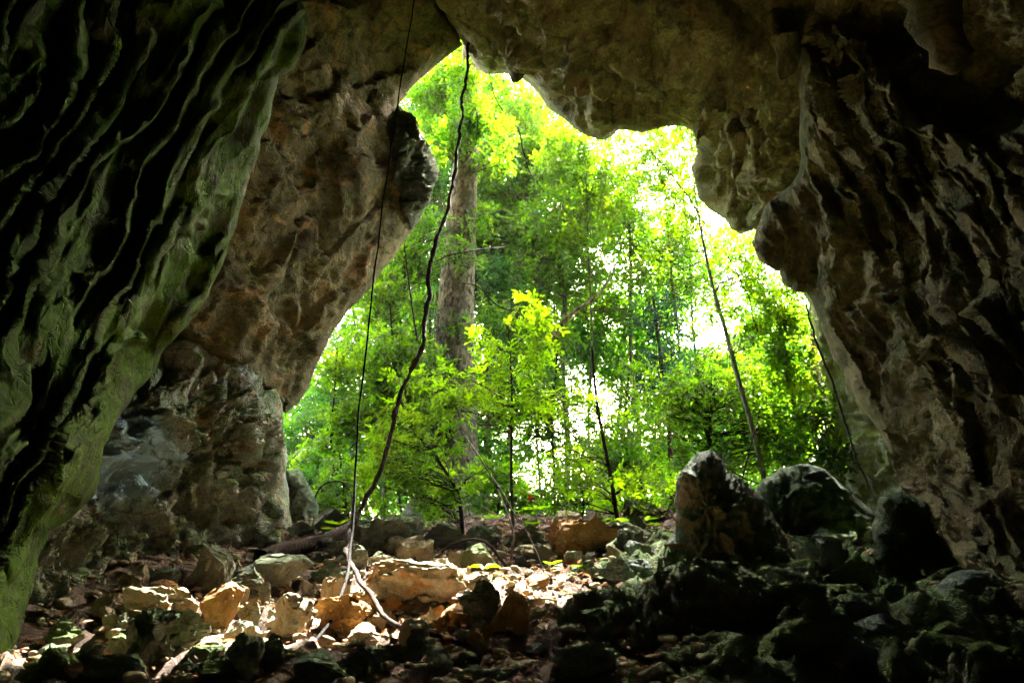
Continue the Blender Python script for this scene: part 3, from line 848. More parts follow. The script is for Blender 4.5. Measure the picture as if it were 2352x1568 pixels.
def rock_geo(seed, base=ICO5, cuts=13, rough=.07, lo=.42, hi=.8, layered=0):
    r = np.random.default_rng(seed)
    V, Fq = base[0].copy(), base[1]
    for _ in range(cuts):
        n = r.normal(size=3); n /= np.linalg.norm(n)
        h = r.uniform(lo, hi)
        d = V @ n - h
        V = V - np.where(d > 0, d, 0)[:, None] * n * .97
    n = V / np.linalg.norm(V, axis=1)[:, None]
    f = rough * fbm(V * 1.7 + seed, 5, seed, .55) + rough * .35 * (ridged(V * 3.1 + seed, 3, seed + 2) - 1)
    f = f + rough * (1.5 * facets(V * 2.6 + seed, seed + 5) + .6 * facets(V * 6 + seed, seed + 6)) + .012 * fbm(V * 12, 3, seed)
    if layered:
        f = f + .05 * np.abs((((V[:, 2] + .15 * perlin(V * 2, seed)) * 4) % 1) - .5) * layered
    V = V + n * f[:, None]
    lo_, hi_ = V.min(0), V.max(0)
    V = (V - (lo_ + hi_) / 2) / ((hi_ - lo_) / 2)
    return V, Fq
PROTO = []
for s in range(10):
    V, Fq = rock_geo(100 + s, cuts=[9, 12, 15, 11, 18, 8, 14, 20, 10, 13][s], lo=.30, hi=.72, rough=[.05, .07, .05, .08, .04, .05, .07, .05, .06, .07][s], layered=s in (2, 5, 8))
    me_o = mesh_obj("rock", V, Fq, M['r_tan'])
    me_o.data.set_sharp_from_angle(angle=R(24))
    PROTO.append(me_o.data)
    bpy.data.objects.remove(me_o)
SM = []
for s in range(6):
    V, Fq = rock_geo(200 + s, ICO4, cuts=10 + s, rough=.04, lo=.28, hi=.7)
    me_o = mesh_obj("stone", V, Fq, M['r_tan'])
    me_o.data.set_sharp_from_angle(angle=R(26))
    SM.append(me_o.data)
    bpy.data.objects.remove(me_o)

def put_rock(name, px, py, w, h, mat, k, label, cat="rock", group=None, tilt=0.0, dy=0.0, deep=.85, protos=PROTO, yaw=None):
    """rock whose picture box is centred on (px,py) and w x h large, resting on the floor"""
    P = floor_at(px, py + h * .42)
    if dy: P = at(px, py + h * .42, P[1] + dy)
    s = mpp(py + h * .42, P[1])
    o = bpy.data.objects.new(name, protos[k % len(protos)])
    COL.objects.link(o)
    H = h * s / 2 * 1.08
    o.scale = (w * s / 2, w * s / 2 * deep, H)
    o.location = Vector(P) + Vector((0, w * s * .3, H * .84))
    z = random.choice((0, math.pi)) + random.uniform(-.35, .35) if yaw is None else yaw
    o.rotation_euler = (random.uniform(-.12, .12), tilt, z)
    o.material_slots[0].link = 'OBJECT'
    o.material_slots[0].material = M[mat]
    return tag(o, label, cat, group)

ROCKS = [
 (460, 1322, 112, 96, 'r_grey', 0, "tall angular grey rock at the foot of the pitted buttress"),
 (537, 1342, 124, 66, 'r_grey', 2, "low layered grey rock right of the tall angular one"),
 (622, 1322, 132, 68, 'r_grey', 4, "broad pale grey rock below the end of the fallen log"),
 (370, 1334, 62, 44, 'r_dark', 1, "small dark rounded rock against the base of the buttress"),
 (322, 1330, 44, 34, 'r_blue', 3, "small blue green rock left of the dark rounded one"),
 (345, 1366, 132, 46, 'r_orange', 5, "flat rusty slab behind the cream lit boulder"),
 (338, 1404, 150, 80, 'r_tan', 6, "big cream coloured boulder catching sun at the left of the floor"),
 (233, 1390, 48, 42, 'r_tan', 7, "small tan rock at the left end of the cream boulder"),
 (230, 1414, 42, 30, 'r_tan', 8, "little flat tan rock at the far left of the rubble"),
 (397, 1380, 32, 48, 'r_tan', 9, "narrow upright tan stone behind the cream boulder"),
 (420, 1395, 34, 32, 'r_grey', 0, "small grey stone between cream boulder and orange rock"),
 (493, 1416, 98, 94, 'r_orange', 4, "angular orange brown rock standing left of the leaning brick shaped one"),
 (551, 1376, 28, 44, 'r_tan', 1, "slender yellowish stone behind the angular orange rock"),
 (566, 1412, 54, 56, 'r_grey', 2, "grey green stone right of the angular orange rock"),
 (604, 1372, 28, 48, 'r_grey', 3, "narrow grey stone upright among dry leaves"),
 (650, 1434, 122, 92, 'r_tan', 5, "brick shaped tan rock leaning up to the right"),
 (474, 1461, 68, 26, 'r_orange', 8, "flat sunlit orange slab in front of the angular orange rock"),
 (423, 1454, 62, 28, 'r_orange', 6, "sunlit orange stone below the right end of the cream boulder"),
 (531, 1472, 44, 46, 'r_tan', 7, "pointed yellowish stone in the left foreground"),
 (571, 1470, 58, 44, 'r_tan', 9, "tan stone left of the dark round foreground rocks"),
 (340, 1482, 186, 108, 'r_dark', 3, "huge dark boulder in the left foreground below the cream one"),
 (130, 1462, 100, 62, 'r_moss', 2, "flat green topped rock at the lower left near the wall"),
 (85, 1546, 120, 74, 'r_moss', 5, "green mossy rock in the bottom left corner"),
 (235, 1548, 124, 58, 'r_dark', 6, "dark low rock at the bottom left between mossy ones"),
 (480, 1508, 60, 36, 'r_moss', 7, "small green topped stone in the left foreground"),
 (547, 1526, 80, 90, 'r_dark', 1, "dark rounded rock at the bottom left of centre"),
 (612, 1508, 76, 66, 'r_dark', 9, "dark blunt rock right of the dark rounded one"),
 (497, 1556, 116, 48, 'r_moss', 0, "flat mossy rock on the bottom edge left of centre"),
 (668, 1302, 78, 34, 'r_tan', 1, "long tan stone in sun in front of the fallen log"),
 (745, 1322, 74, 48, 'r_dark', 2, "dark stone right of the long tan stone"),
 (757, 1372, 68, 66, 'r_tan', 3, "rounded tan stone left of the big sunlit block"),
 (1008, 1318, 64, 50, 'r_tan', 3, "craggy lump on the right end of the sunlit block"),
 (952, 1274, 76, 46, 'r_tan', 6, "tan rock behind the big sunlit block"),
 (876, 1294, 70, 28, 'r_tan', 8, "flat bright rock behind the left end of the sunlit block"),
 (804, 1290, 70, 56, 'r_grey', 9, "grey brown rock right of where the hanging vine meets the floor"),
 (1056, 1294, 54, 42, 'r_tan', 1, "rounded tan stone left of the yellow green leafed stone"),
 (1107, 1292, 80, 62, 'r_moss', 0, "yellow green mossy rock behind the glowing leaf"),
 (1209, 1242, 76, 54, 'r_grey', 2, "flat topped grey rock on the crest right of the sapling"),
 (1228, 1276, 84, 36, 'r_tan', 4, "brown rock in front of the flat topped grey one"),
 (897, 1232, 134, 78, 'r_dark', 6, "broad dark rock on the crest below the big tree"),
 (834, 1236, 84, 62, 'r_dark', 4, "dark rock on the crest left of the broad dark one"),
 (1000, 1236, 100, 50, 'r_dark', 0, "low dark rock on the crest right of the broad dark one"),
 (1090, 1240, 110, 46, 'r_dark', 5, "wide dark rock on the crest under the saplings"),
 (780, 1428, 126, 82, 'r_orange', 1, "rough deep orange rock left of the liana on the floor"),
 (832, 1396, 60, 56, 'r_tan', 7, "white topped stone between orange rock and sunlit block"),
 (1095, 1398, 86, 92, 'r_grey', 9, "pinkish grey rock right of the sunlit block"),
 (1173, 1418, 92, 84, 'r_orange', 0, "orange rock with a white top beside the gnarled roots"),
 (948, 1466, 64, 58, 'r_tan', 4, "upright tan stone under the liana in the foreground"),
 (838, 1466, 86, 44, 'r_tan', 5, "bright flat stone among dry leaves in the foreground"),
 (876, 1424, 44, 34, 'r_tan', 8, "small tan stone left of the liana bend"),
 (990, 1428, 34, 46, 'r_tan', 2, "small knobbly stone in front of the sunlit block"),
 (912, 1510, 66, 40, 'r_tan', 6, "shaded tan stone in the centre foreground"),
 (855, 1526, 118, 52, 'r_dark', 3, "dark flat rock at the bottom centre left"),
 (957, 1498, 50, 56, 'r_dark', 1, "pointed dark stone below the liana tip"),
 (1000, 1512, 60, 40, 'r_dark', 7, "dark low stone right of the pointed one"),
 (726, 1546, 126, 66, 'r_dark', 0, "large dark rock at the bottom below the rope vine"),
 (1083, 1556, 76, 36, 'r_dark', 2, "flat dark rock on the bottom edge at centre"),
 (1140, 1560, 64, 30, 'r_dark', 9, "small dark rock on the bottom edge right of centre"),
 (1302, 1196, 70, 44, 'r_tan', 8, "sunlit tan rock on the crest right of centre"),
 (1330, 1246, 190, 100, 'r_orange', 3, "big sloping brown boulder right of the flat topped grey rock"),
 (1360, 1192, 60, 40, 'r_tan', 5, "bright wedge of rock on the crest behind the brown boulder"),
 (1480, 1180, 110, 60, 'r_moss', 6, "mossy green rock on the crest left of the stalagmite"),
 (1458, 1266, 44, 44, 'r_blue', 1, "small blue grey stone left of the stalagmite"),
 (1486, 1272, 28, 40, 'r_grey', 7, "small upright stone touching the stalagmite"),
 (1468, 1315, 66, 50, 'r_blue', 4, "squared blue grey block in front of the stalagmite"),
 (1418, 1316, 86, 64, 'r_blue', 2, "blue grey rock left of the squared block"),
 (1360, 1314, 56, 46, 'r_dark', 9, "dark stone behind the red dead leaf"),
 (1233, 1492, 50, 20, 'r_blue', 5, "flat pale green grey stone alone in the dark foreground"),
 (1911, 1292, 130, 96, 'r_blue', 3, "blue grey mossy boulder below the big dark mossy one"),
 (1848, 1318, 126, 54, 'r_moss', 5, "long low mossy rock right of the stalagmite base"),
 (1841, 1350, 176, 84, 'r_blue', 6, "broad rounded grey rock in front of the long low mossy one"),
 (1845, 1405, 170, 116, 'r_moss', 1, "green mossy boulder between the mound and the dark floor at right"),
 (1890, 1490, 180, 180, 'r_moss', 9, "tall moss topped rock at the lower right"),
 (1930, 1246, 110, 60, 'r_dark', 8, "dark rock between big mossy boulder and blue grey one"),
 (1940, 1216, 176, 62, 'r_moss', 5, "ledged mossy rock under the big dark boulder"),
 (2080, 1462, 180, 80, 'r_blue', 2, "flat grey rock in the dark at the lower right"),
 (2190, 1478, 130, 80, 'r_moss', 0, "moss flecked stone at the lower right near the wall"),
 (2010, 1420, 140, 90, 'r_dark', 4, "dark stone left of the flat grey rock at lower right"),
 (2260, 1530, 190, 110, 'r_moss', 7, "mossy rock in the bottom right corner"),
 (2010, 1530, 190, 100, 'r_blue', 6, "grey rock on the bottom edge right of the tall moss topped one"),
 (1980, 1330, 130, 90, 'r_moss', 2, "mossy boulder at the left foot of the upright dark block"),
 (1960, 1385, 120, 70, 'r_moss', 4, "mossy rock under the boulder at the foot of the upright dark block"),
 (2110, 1400, 140, 90, 'r_dark', 3, "dark rock in front of the upright dark block"),
 (1700, 1420, 170, 90, 'r_moss', 8, "mossy hump on the right part of the dark mound"),
 (1560, 1410, 150, 80, 'r_dark', 7, "dark craggy hump on the middle of the dark mound"),
 (1400, 1430, 150, 80, 'r_dark', 9, "dark craggy hump on the left end of the dark mound"),
 (1350, 1530, 170, 80, 'r_dark', 1, "dark rock on the bottom edge below the dark mound"),
 (1720, 1540, 170, 100, 'r_moss', 3, "mossy rock between the leaning slab and the green shelf"),
 (690, 1222, 60, 34, 'r_dark', 3, "dark stone at the left end of the crest beside the buttress"),
]
for (px, py, w, h, mt, k, lab) in ROCKS:
    t = -.45 if "leaning" in lab else random.uniform(-.12, .12)
    w, h = (w * 1.12, h * 1.22) if px < 1260 else (w, h)
    put_rock("rock" if w < 100 else "boulder", px, py, w, h, mt, k, lab, "rock" if w < 100 else "boulder", tilt=t)

for (xa, xb), (ya, yb), ms, n, lab, grp in (
    ((560, 1240), (1340, 1500), ['r_tan', 'r_tan', 'r_orange'], 18, "angular tan rock in the pile of sunlit rubble", "angular rocks in the sunlit rubble"),
    ((220, 640), (1330, 1540), ['r_grey', 'r_tan', 'r_dark'], 10, "angular rock in the rubble left of the leaning brick shaped rock", "angular rocks at the left of the rubble"),
    ((700, 1500), (1196, 1290), ['r_dark', 'r_grey', 'r_tan'], 26, "angular rock on the crest under the forest edge", "angular rocks along the crest"),
    ((60, 1240), (1480, 1566), ['r_dark', 'r_grey', 'r_moss'], 22, "shadowed angular rock along the bottom edge of the floor", "angular rocks along the bottom edge")):
    for _ in range(n):
        w = random.uniform(38, 78)
        put_rock("rock", random.uniform(xa, xb), random.uniform(ya, yb), w, w * random.uniform(.55, .9), random.choice(ms), random.randrange(10), lab, "rock", grp, tilt=random.uniform(-.4, .4), yaw=random.uniform(0, 6.3))
# leaning slab and the hero block
lump("rock", [(1575, 1700), (1590, 1640), (1600, 1600), (1555, 1480), (1530, 1490), (1500, 1540), (1470, 1620), (1460, 1700)], 7.9, .25, M['r_moss'], crag_disp(.05, 81, 2, .03),
     "leaning flat mossy slab at the bottom edge right of centre", "rock slab", step=3, amp=2, seed=51)

def hero_block():
    V, Fq = rock_geo(333, ICO5, cuts=10, rough=.10, lo=.5, hi=.8)
    # flat broken top, undercut front
    z = V[:, 2]
    V[:, 2] = np.where(z > .45, .45 + (z - .45) * .35, z)
    V[:, 0] *= 1 + .12 * V[:, 2]
    V[:, 1] = np.where((V[:, 1] < 0) & (V[:, 2] < .1), V[:, 1] * (1 + .55 * (V[:, 2] - .1)), V[:, 1])
    f1, f2 = worley(V * 1.9, 7)
    V[:, 2] += .14 * (np.minimum(f2 - f1, .4) - .2) * (V[:, 2] > .2)
    V = V + .05 * np.column_stack([fbm(V * 4, 4, 8), fbm(V * 4 + 3, 4, 8), fbm(V * 4 + 6, 4, 8)])
    P = floor_at(950, 1400); s = mpp(1400, P[1])
    W, H = 250 * s / 2, 150 * s / 2
    V = V * (W, W * .62, H)
    V[:, 2] += .12 * V[:, 0] * -.4
    org = np.array(P) + (0, W * .30, H * .80)
    o = mesh_obj("boulder", V + org, Fq, M['r_tan'], origin=org)
    tag(o, "big broken block with bright sunlit top and undercut orange front in the middle", "boulder")
hero_block()

# small stones, each an object; zones share a label
zones = [((640, 1180), (1330, 1500), ['r_tan', 'r_tan', 'r_orange', 'r_grey'], 110, "small pale stone lying in the sunlit rubble of the middle", "small stones in the sunlit rubble"),
         ((200, 640), (1340, 1520), ['r_tan', 'r_grey', 'r_orange'], 50, "small stone in the shaded rubble at the left", "small stones in the left rubble"),
         ((1200, 1560), (1230, 1560), ['r_dark', 'r_moss', 'r_dark'], 30, "small dark stone on the shaded floor right of the roots", "small stones on the shaded floor"),
         ((700, 1420), (1200, 1290), ['r_tan', 'r_dark', 'r_grey'], 40, "small stone scattered along the crest of the slope", "small stones on the crest"),
         ((1850, 2330), (1380, 1560), ['r_dark', 'r_moss'], 12, "small dark stone in the gloom at the lower right", "small stones at the lower right")]
for (xa, xb), (ya, yb), ms, n, lab, grp in zones:
    for _ in range(n):
        w = random.uniform(14, 30) * random.choice((.8, 1, 1.3, 1.8))
        put_rock("stone", random.uniform(xa, xb), random.uniform(ya, yb), w, w * random.uniform(.55, .95), random.choice(ms), random.randrange(6), lab, "stone", grp, tilt=random.uniform(-.5, .5), protos=SM, yaw=random.uniform(0, 6.3))

# rubble and leaf litter: nobody could count them
def rubble(n):
    geos = []
    protos = [rock_geo(400 + s, ICO2, cuts=10, rough=.05) for s in range(8)]
    for i in range(n):
        V, Fq = protos[i % 8]
        x, y = random.choice((random.uniform(-7.5, 1.8),) * 9 + (random.uniform(1.5, 8.5),)), 6.6 + 15 * random.random() ** 1.3
        s = .018 + .075 * random.random() ** 2.5
        a = random.uniform(0, 6.3); c, sn = math.cos(a), math.sin(a)
        W = V * (s * random.uniform(.8, 1.4), s * random.uniform(.8, 1.4), s * random.uniform(.5, .9))
        W = np.column_stack([W[:, 0] * c - W[:, 1] * sn, W[:, 0] * sn + W[:, 1] * c, W[:, 2]])
        z = floor_z(np.array([x]), np.array([y]))[0]
        geos.append((W + (x, y, z + s * .35), Fq))
    V, Fq = merge(geos)
    tag(mesh_obj("rubble", V, Fq, M['r_tan'], smooth=False), kind="stuff")
rubble(3500)

# ------------------------------------------------------------------ leaves
def leaf_geo(P, D, U, L, W, fold=.18, droop=.15):
    D = D / (np.linalg.norm(D, axis=1)[:, None] + 1e-9)
    S = np.cross(D, U); S /= np.linalg.norm(S, axis=1)[:, None] + 1e-9
    U = np.cross(S, D)
    L, W = L[:, None], W[:, None]
    v = [P, P + D * L * .3 + S * W * .42 + U * W * fold, P + D * L * .66 + S * W * .40 + U * W * fold - U * L * droop * .4,
         P + D * L - U * L * droop, P + D * L * .66 - S * W * .40 + U * W * fold - U * L * droop * .4, P + D * L * .3 - S * W * .42 + U * W * fold]
    V = np.stack(v, 1).reshape(-1, 3)
    b = np.arange(len(P))[:, None] * 6
    Fq = np.concatenate([b + [0, 1, 2, 3], b + [0, 3, 4, 5]], 0)
    return V, Fq

def sprays(C, out, leaf, rng, k=7, asp=.42, flat=.55, droop=.12):
    """C (n,3) twig bases, out (n,3) outward directions -> leaves alternating along each twig"""
    n = len(C)
    d = out + rng.normal(size=(n, 3)) * .55
    d[:, 2] -= .1
    d /= np.linalg.norm(d, axis=1)[:, None]
    up = rng.normal(size=(n, 3)) * (1 - flat) + np.array([0, -.25, 1.0]) * flat
    side = np.cross(d, up); side /= np.linalg.norm(side, axis=1)[:, None] + 1e-9
    up = np.cross(side, d)
    Ps, Ds, Us, Ls = [], [], [], []
    for j in range(k):
        t = (j + .5) / k
        sg = 1 if j % 2 else -1
        last = j == k - 1
        dirv = d * (1.0 if last else .55) + side * (0 if last else sg * .85) + rng.normal(size=(n, 3)) * .18
        Ps.append(C + d * (t * leaf * 2.3) - np.array([0, 0, 1]) * (t * t * leaf * .5))
        Ds.append(dirv); Us.append(up + rng.normal(size=(n, 3)) * .25)
        Ls.append(leaf * rng.uniform(.65, 1.25, n))
    P, D, U, L = np.vstack(Ps), np.vstack(Ds), np.vstack(Us), np.concatenate(Ls)
    keep = rng.random(len(P)) > .12
    P, D, U, L = P[keep], D[keep], U[keep], L[keep]
    return leaf_geo(P, D, U, L, L * asp * rng.uniform(.8, 1.2, len(L)), droop=droop)

def crown_geo(clumps, leaf, rng, k=7, asp=.42):
    """clumps: (centre, (rx,ry,rz), n_twigs)"""
    Cs, Os = [], []
    for c, r, n in clumps:
        v = rng.normal(size=(n, 3)); v /= np.linalg.norm(v, axis=1)[:, None]
        q = v * rng.random(n)[:, None] ** .5
        Cs.append(np.array(c) + q * np.array(r)); Os.append(v)
    return sprays(np.vstack(Cs), np.vstack(Os), leaf, rng, k, asp)

def pclump(px, py, Y, rx, ry, n, dz=None):
    s = mpp(py, Y)
    return (at(px, py, Y), (rx * s, (dz if dz else min(rx * s, 2.2)), ry * s), n)

def split_clump(cl, m, rng, spread=.75, fa=.28, fb=.5):
    """break one big mass into m uneven smaller clumps so gaps show"""
    c, r, n = cl
    out = []
    w = rng.uniform(.4, 1.4, m); w /= w.sum()
    for i in range(m):
        v = rng.normal(size=3); v /= np.linalg.norm(v); v *= rng.random() ** .4 * spread
        f = rng.uniform(fa, fb)
        out.append((c + v * np.array(r), tuple(np.array(r) * f), max(2, int(n * w[i]))))
    return out

TREE_N = [0]
def tree(name, label, cat, trunk, masses, leaf, lmat, bmat, group=None, k=7, asp=.42, limbs=True, seg=12, rough=.12, sub=9, extra=(), to_ground=True):
    """trunk: rows (px,py,Y,width_px); masses: (px,py,Y,rx,ry,n)"""
    TREE_N[0] += 1
    rng = np.random.default_rng(900 + TREE_N[0])
    rows = [(*at(px, py, Y), w * mpp(py, Y) / 2) for px, py, Y, w in trunk]
    if to_ground:
        b = rows[0]; g = float(ground(b[0], b[1])) - .3
        if b[2] > g: rows = [(b[0], b[1], g, b[3] * 1.25)] + rows
    path = spline(rows, .35 if rows[0][3] > .1 else .2)
    root = empty(name, path[0, :3])
    tag(root, label, cat, group)
    geos = [tube_geo(path, seg, rough, 1.6, TREE_N[0])]
    cl = []
    for m in masses:
        if cat == 'sapling':
            cl += split_clump(pclump(*m), max(5, int(m[5] / 9)), rng, 1.25, .12, .26)
        else:
            cl += split_clump(pclump(*m), max(3, int(sub * m[5] / 120) + 2), rng)
    cl += list(extra)
    if limbs:
        zs = path[:, 2]
        for c, r, n in cl:
            d = np.linalg.norm(path[:, :3] - np.array(c), axis=1) + 1.2 * np.maximum(path[:, 2] - c[2] + .4, 0)
            i = int(np.argmin(d)); a = path[i]
            rr = min(a[3] * .4, .015 + .012 * np.linalg.norm(c - a[:3]))
            mid = (a[:3] + c) / 2 + rng.normal(size=3) * .12 * np.linalg.norm(c - a[:3])
            geos.append(tube_geo(spline([(*a[:3], rr), (*mid, rr * .6), (*c, rr * .25)], .4), 5, 0.1, 2, 3))
            for _ in range(3):
                e = c + rng.normal(size=3) * np.array(r) * .6
                geos.append(tube_geo(spline([(*mid, rr * .4), (*((mid + e) / 2 + rng.normal(size=3) * .1), rr * .3), (*e, rr * .12)], .5), 4))
    V, Fq = merge(geos)
    mesh_obj("trunk", V, Fq, M[bmat], root)
    V, Fq = crown_geo(cl, leaf, rng, k, asp)
    mesh_obj("crown", V, Fq, M[lmat], root, smooth=False)
    return root

# ---- the big tree
BT = [(1028, 1215, 27, 250), (1032, 1150, 27, 178), (1036, 1060, 27, 132), (1040, 960, 27, 112), (1043, 850, 27, 98), (1046, 740, 27, 86), (1052, 620, 27, 80), (1060, 500, 27, 68), (1068, 400, 27, 60), (1074, 300, 27, 54), (1084, 140, 27, 48), (1100, -120, 27, 40)]
rng = np.random.default_rng(5)
top = [(np.array((x, 31 + rng.normal() * .8, z)), (1.1, 1.2, .8), n) for x, z, n in ((-1.2, 23, 60), (-2.4, 23.6, 60), (-3.4, 24, 50), (-1.4, 25, 90), (-2.6, 25.8, 60), (-1.0, 26.8, 110), (-4.4, 23, 40),
       (1.4, 27.0, 10), (4.6, 26.4, 12), (3.0, 28.6, 14), (-.7, 27.8, 110), (.1, 26.4, 100), (.1, 28.6, 100), (-.9, 29.5, 100))]  # hidden crown clumps added to shade the left wall foot and dapple the floor
tree("big_tree", "massive pale barked tree with a thick straight trunk at the centre of the mouth", "tree", BT,
     [(1020, 320, 25.8, 60, 40, 60), (1130, 345, 25.8, 80, 50, 90), (1080, 300, 25.8, 60, 34, 80), (1078, 190, 25.6, 46, 46, 80), (1090, 255, 25.6, 50, 36, 70)], .24, 'leaf_mid', 'bark_pale', k=7, seg=28, rough=.06, extra=top, sub=6)

# ---- slim leaning tree at right
tree("slim_tree", "slim grey tree leaning left in front of the bright gap at the right", "tree",
     [(1760, 1140, 22.5, 13), (1752, 1085, 22.5, 12), (1724, 970, 22.5, 12), (1690, 850, 22.5, 11), (1664, 750, 22.5, 10), (1640, 670, 22.5, 8), (1620, 580, 22.5, 6), (1602, 480, 22.5, 5), (1590, 400, 22.5, 3)],
     [(1690, 620, 22.5, 60, 50, 50), (1560, 470, 22.5, 90, 60, 60), (1660, 720, 22.5, 60, 30, 34), (1720, 780, 22.4, 50, 40, 44), (1580, 350, 22.5, 70, 40, 34), (1500, 560, 22.6, 50, 50, 22)], .19, 'leaf_mid', 'bark_light', sub=10, asp=.45)

# ---- bushy growth at right
tree("bushy_tree", "dense leafy bush at the right of the mouth between slim tree and pale cliff", "tree",
     [(1640, 1150, 24, 12), (1630, 1000, 24, 9), (1640, 900, 24, 6)],
     [(1560, 930, 24, 110, 110, 380), (1700, 900, 24, 110, 110, 380), (1640, 1040, 24, 150, 80, 400), (1790, 980, 23.5, 90, 110, 320)], .18, 'leaf_mid', 'bark_dark', sub=10)
tree("leafy_tree", "yellow green tree overhanging the right edge of the mouth above the pale cliff", "tree",
     [(1840, 1160, 23.4, 12), (1830, 1000, 23.4, 10), (1812, 850, 23.4, 8), (1790, 740, 23.4, 6)],
     [(1790, 740, 23.4, 70, 90, 200), (1820, 860, 23.2, 70, 80, 200), (1740, 640, 23.6, 50, 50, 60), (1830, 1030, 22.4, 70, 60, 90), (1885, 930, 21.6, 50, 60, 70), (1900, 1050, 21.0, 60, 40, 60)], .22, 'leaf_mid', 'bark_dark', sub=9,
     extra=[(np.array((10.6, 28.2, 15.0)), (2.0, 2.0, 1.6), 60), (np.array((9.6, 28.6, 17.5)), (2.2, 2.0, 1.4), 60), (np.array((11.8, 27.6, 13.0)), (2.0, 2.0, 1.6), 60), (np.array((8.2, 28.6, 19.2)), (2.0, 2.0, 1.2), 50)])  # hidden clumps added to keep sun off the boulder behind the stalagmite
tree("dark_tree", "dark blue green tree crown standing before the white sky right of centre", "tree",
     [(1545, 1150, 30, 14), (1535, 950, 30, 11), (1515, 800, 30, 8), (1500, 680, 30, 5)],
     [(1500, 720, 30, 75, 70, 120), (1530, 830, 30, 80, 70, 130), (1490, 900, 30, 60, 60, 70)], .2, 'leaf_teal', 'bark_dark', sub=10)

# ---- saplings near the middle
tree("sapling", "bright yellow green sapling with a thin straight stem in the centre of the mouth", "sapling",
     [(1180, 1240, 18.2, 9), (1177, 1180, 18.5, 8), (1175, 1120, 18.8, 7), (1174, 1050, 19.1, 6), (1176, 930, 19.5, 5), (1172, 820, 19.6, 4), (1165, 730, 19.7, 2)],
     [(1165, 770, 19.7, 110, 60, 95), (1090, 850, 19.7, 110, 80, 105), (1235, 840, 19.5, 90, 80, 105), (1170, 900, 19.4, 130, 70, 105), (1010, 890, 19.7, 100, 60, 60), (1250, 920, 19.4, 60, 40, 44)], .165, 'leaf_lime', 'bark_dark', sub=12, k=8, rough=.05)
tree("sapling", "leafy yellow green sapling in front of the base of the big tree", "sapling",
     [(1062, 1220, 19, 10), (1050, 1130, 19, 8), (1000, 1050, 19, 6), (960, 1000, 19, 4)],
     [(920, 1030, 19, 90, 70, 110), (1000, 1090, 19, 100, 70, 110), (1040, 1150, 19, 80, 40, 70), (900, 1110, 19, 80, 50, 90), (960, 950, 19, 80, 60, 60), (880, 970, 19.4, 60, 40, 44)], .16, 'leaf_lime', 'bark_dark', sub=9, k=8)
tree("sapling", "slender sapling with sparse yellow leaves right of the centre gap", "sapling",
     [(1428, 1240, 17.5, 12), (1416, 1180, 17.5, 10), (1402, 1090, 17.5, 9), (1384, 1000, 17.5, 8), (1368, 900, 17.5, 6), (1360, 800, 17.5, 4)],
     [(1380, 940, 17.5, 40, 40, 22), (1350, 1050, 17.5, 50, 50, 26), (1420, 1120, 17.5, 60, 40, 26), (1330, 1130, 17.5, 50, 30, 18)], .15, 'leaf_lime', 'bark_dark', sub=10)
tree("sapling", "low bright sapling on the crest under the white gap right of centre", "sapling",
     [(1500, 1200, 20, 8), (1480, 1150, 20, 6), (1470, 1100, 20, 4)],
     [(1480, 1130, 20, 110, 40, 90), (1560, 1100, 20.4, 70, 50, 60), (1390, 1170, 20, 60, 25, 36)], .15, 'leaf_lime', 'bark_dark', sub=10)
tree("sapling", "deep green sapling at the foot of the slope left of the big tree", "sapling",
     [(800, 1200, 21.5, 8), (790, 1120, 21.5, 6), (780, 1040, 21.5, 4)],
     [(770, 1120, 21.5, 70, 60, 110), (830, 1160, 21.5, 70, 50, 90), (840, 1060, 21.8, 60, 60, 80)], .16, 'leaf_mid', 'bark_dark', sub=10)

LIPX = [600, 655, 700, 745, 850, 912, 985, 1066, 1150, 1250, 1386, 1590, 1600, 1740, 1800, 1860, 1940, 2060]
LIPY = [1000, 950, 890, 790, 660, 246, 166, 106, 170, 240, 318, 295, 450, 530, 660, 690, 890, 1090]

for sx, sy, sY, lab, lm in ((1140, 1130, 22.4, "leafy shrub at the right foot of the big tree", 'leaf_mid'), (1335, 1140, 23, "leafy shrub between the slender sapling and the central sapling stem", 'leaf_lime'), (1440, 1060, 25, "taller leafy shrub left of the dense bush", 'leaf_mid'), (735, 1140, 23, "deep green shrub beside the dark mossy rock at the left of the mouth", 'leaf_deep')):
    tree("shrub", lab, "shrub", [(sx, 1200, sY, 7), (sx + 6, sy + 20, sY, 5), (sx - 4, sy - 40, sY, 3)],
         [(sx - 40, sy, sY, 60, 50, 80), (sx + 45, sy + 15, sY, 60, 40, 80), (sx, sy - 50, sY, 50, 50, 60)], .19, lm, 'bark_dark', sub=12)

# ---- straight trunks further back
def back_tree(x0, y0, x1, y1, Y, w, masses, label, lm='leaf_mid', leaf=.2, bm='bark_grey', sub=9):
    w *= .62 if w > 10 else .75
    rr_ = random.Random(int(x0 * 7 + Y))
    masses = masses + [(m[0] + rr_.uniform(-150, 150), m[1] + rr_.uniform(-70, 90), Y + rr_.uniform(-1.5, 1.5), m[3] * 1.1, m[4] * .7, int(m[5] * .45)) for m in masses for _ in (0, 1)]
    masses = [m for m in masses if m[1] > np.interp(m[0], LIPX, LIPY) - 10]
    n = 5
    tr = [(x0 + (x1 - x0) * t + 6 * math.sin(9 * t + x0), y0 + (y1 - y0) * t, Y, w * (1 - .45 * t)) for t in np.linspace(0, 1, n)]
    tree("forest_tree", label, "tree", tr, [(a, b, c, d, e, int(n * 1.7)) for a, b, c, d, e, n in masses], leaf, lm, bm, "forest trees beyond the mouth", sub=sub)
back_tree(1300, 1190, 1296, 560, 33, 26, [(1300, 620, 33, 110, 80, 150), (1250, 520, 33, 110, 70, 140), (1340, 480, 33, 90, 60, 110)], "straight grey trunk right of the big tree with a leafy top")
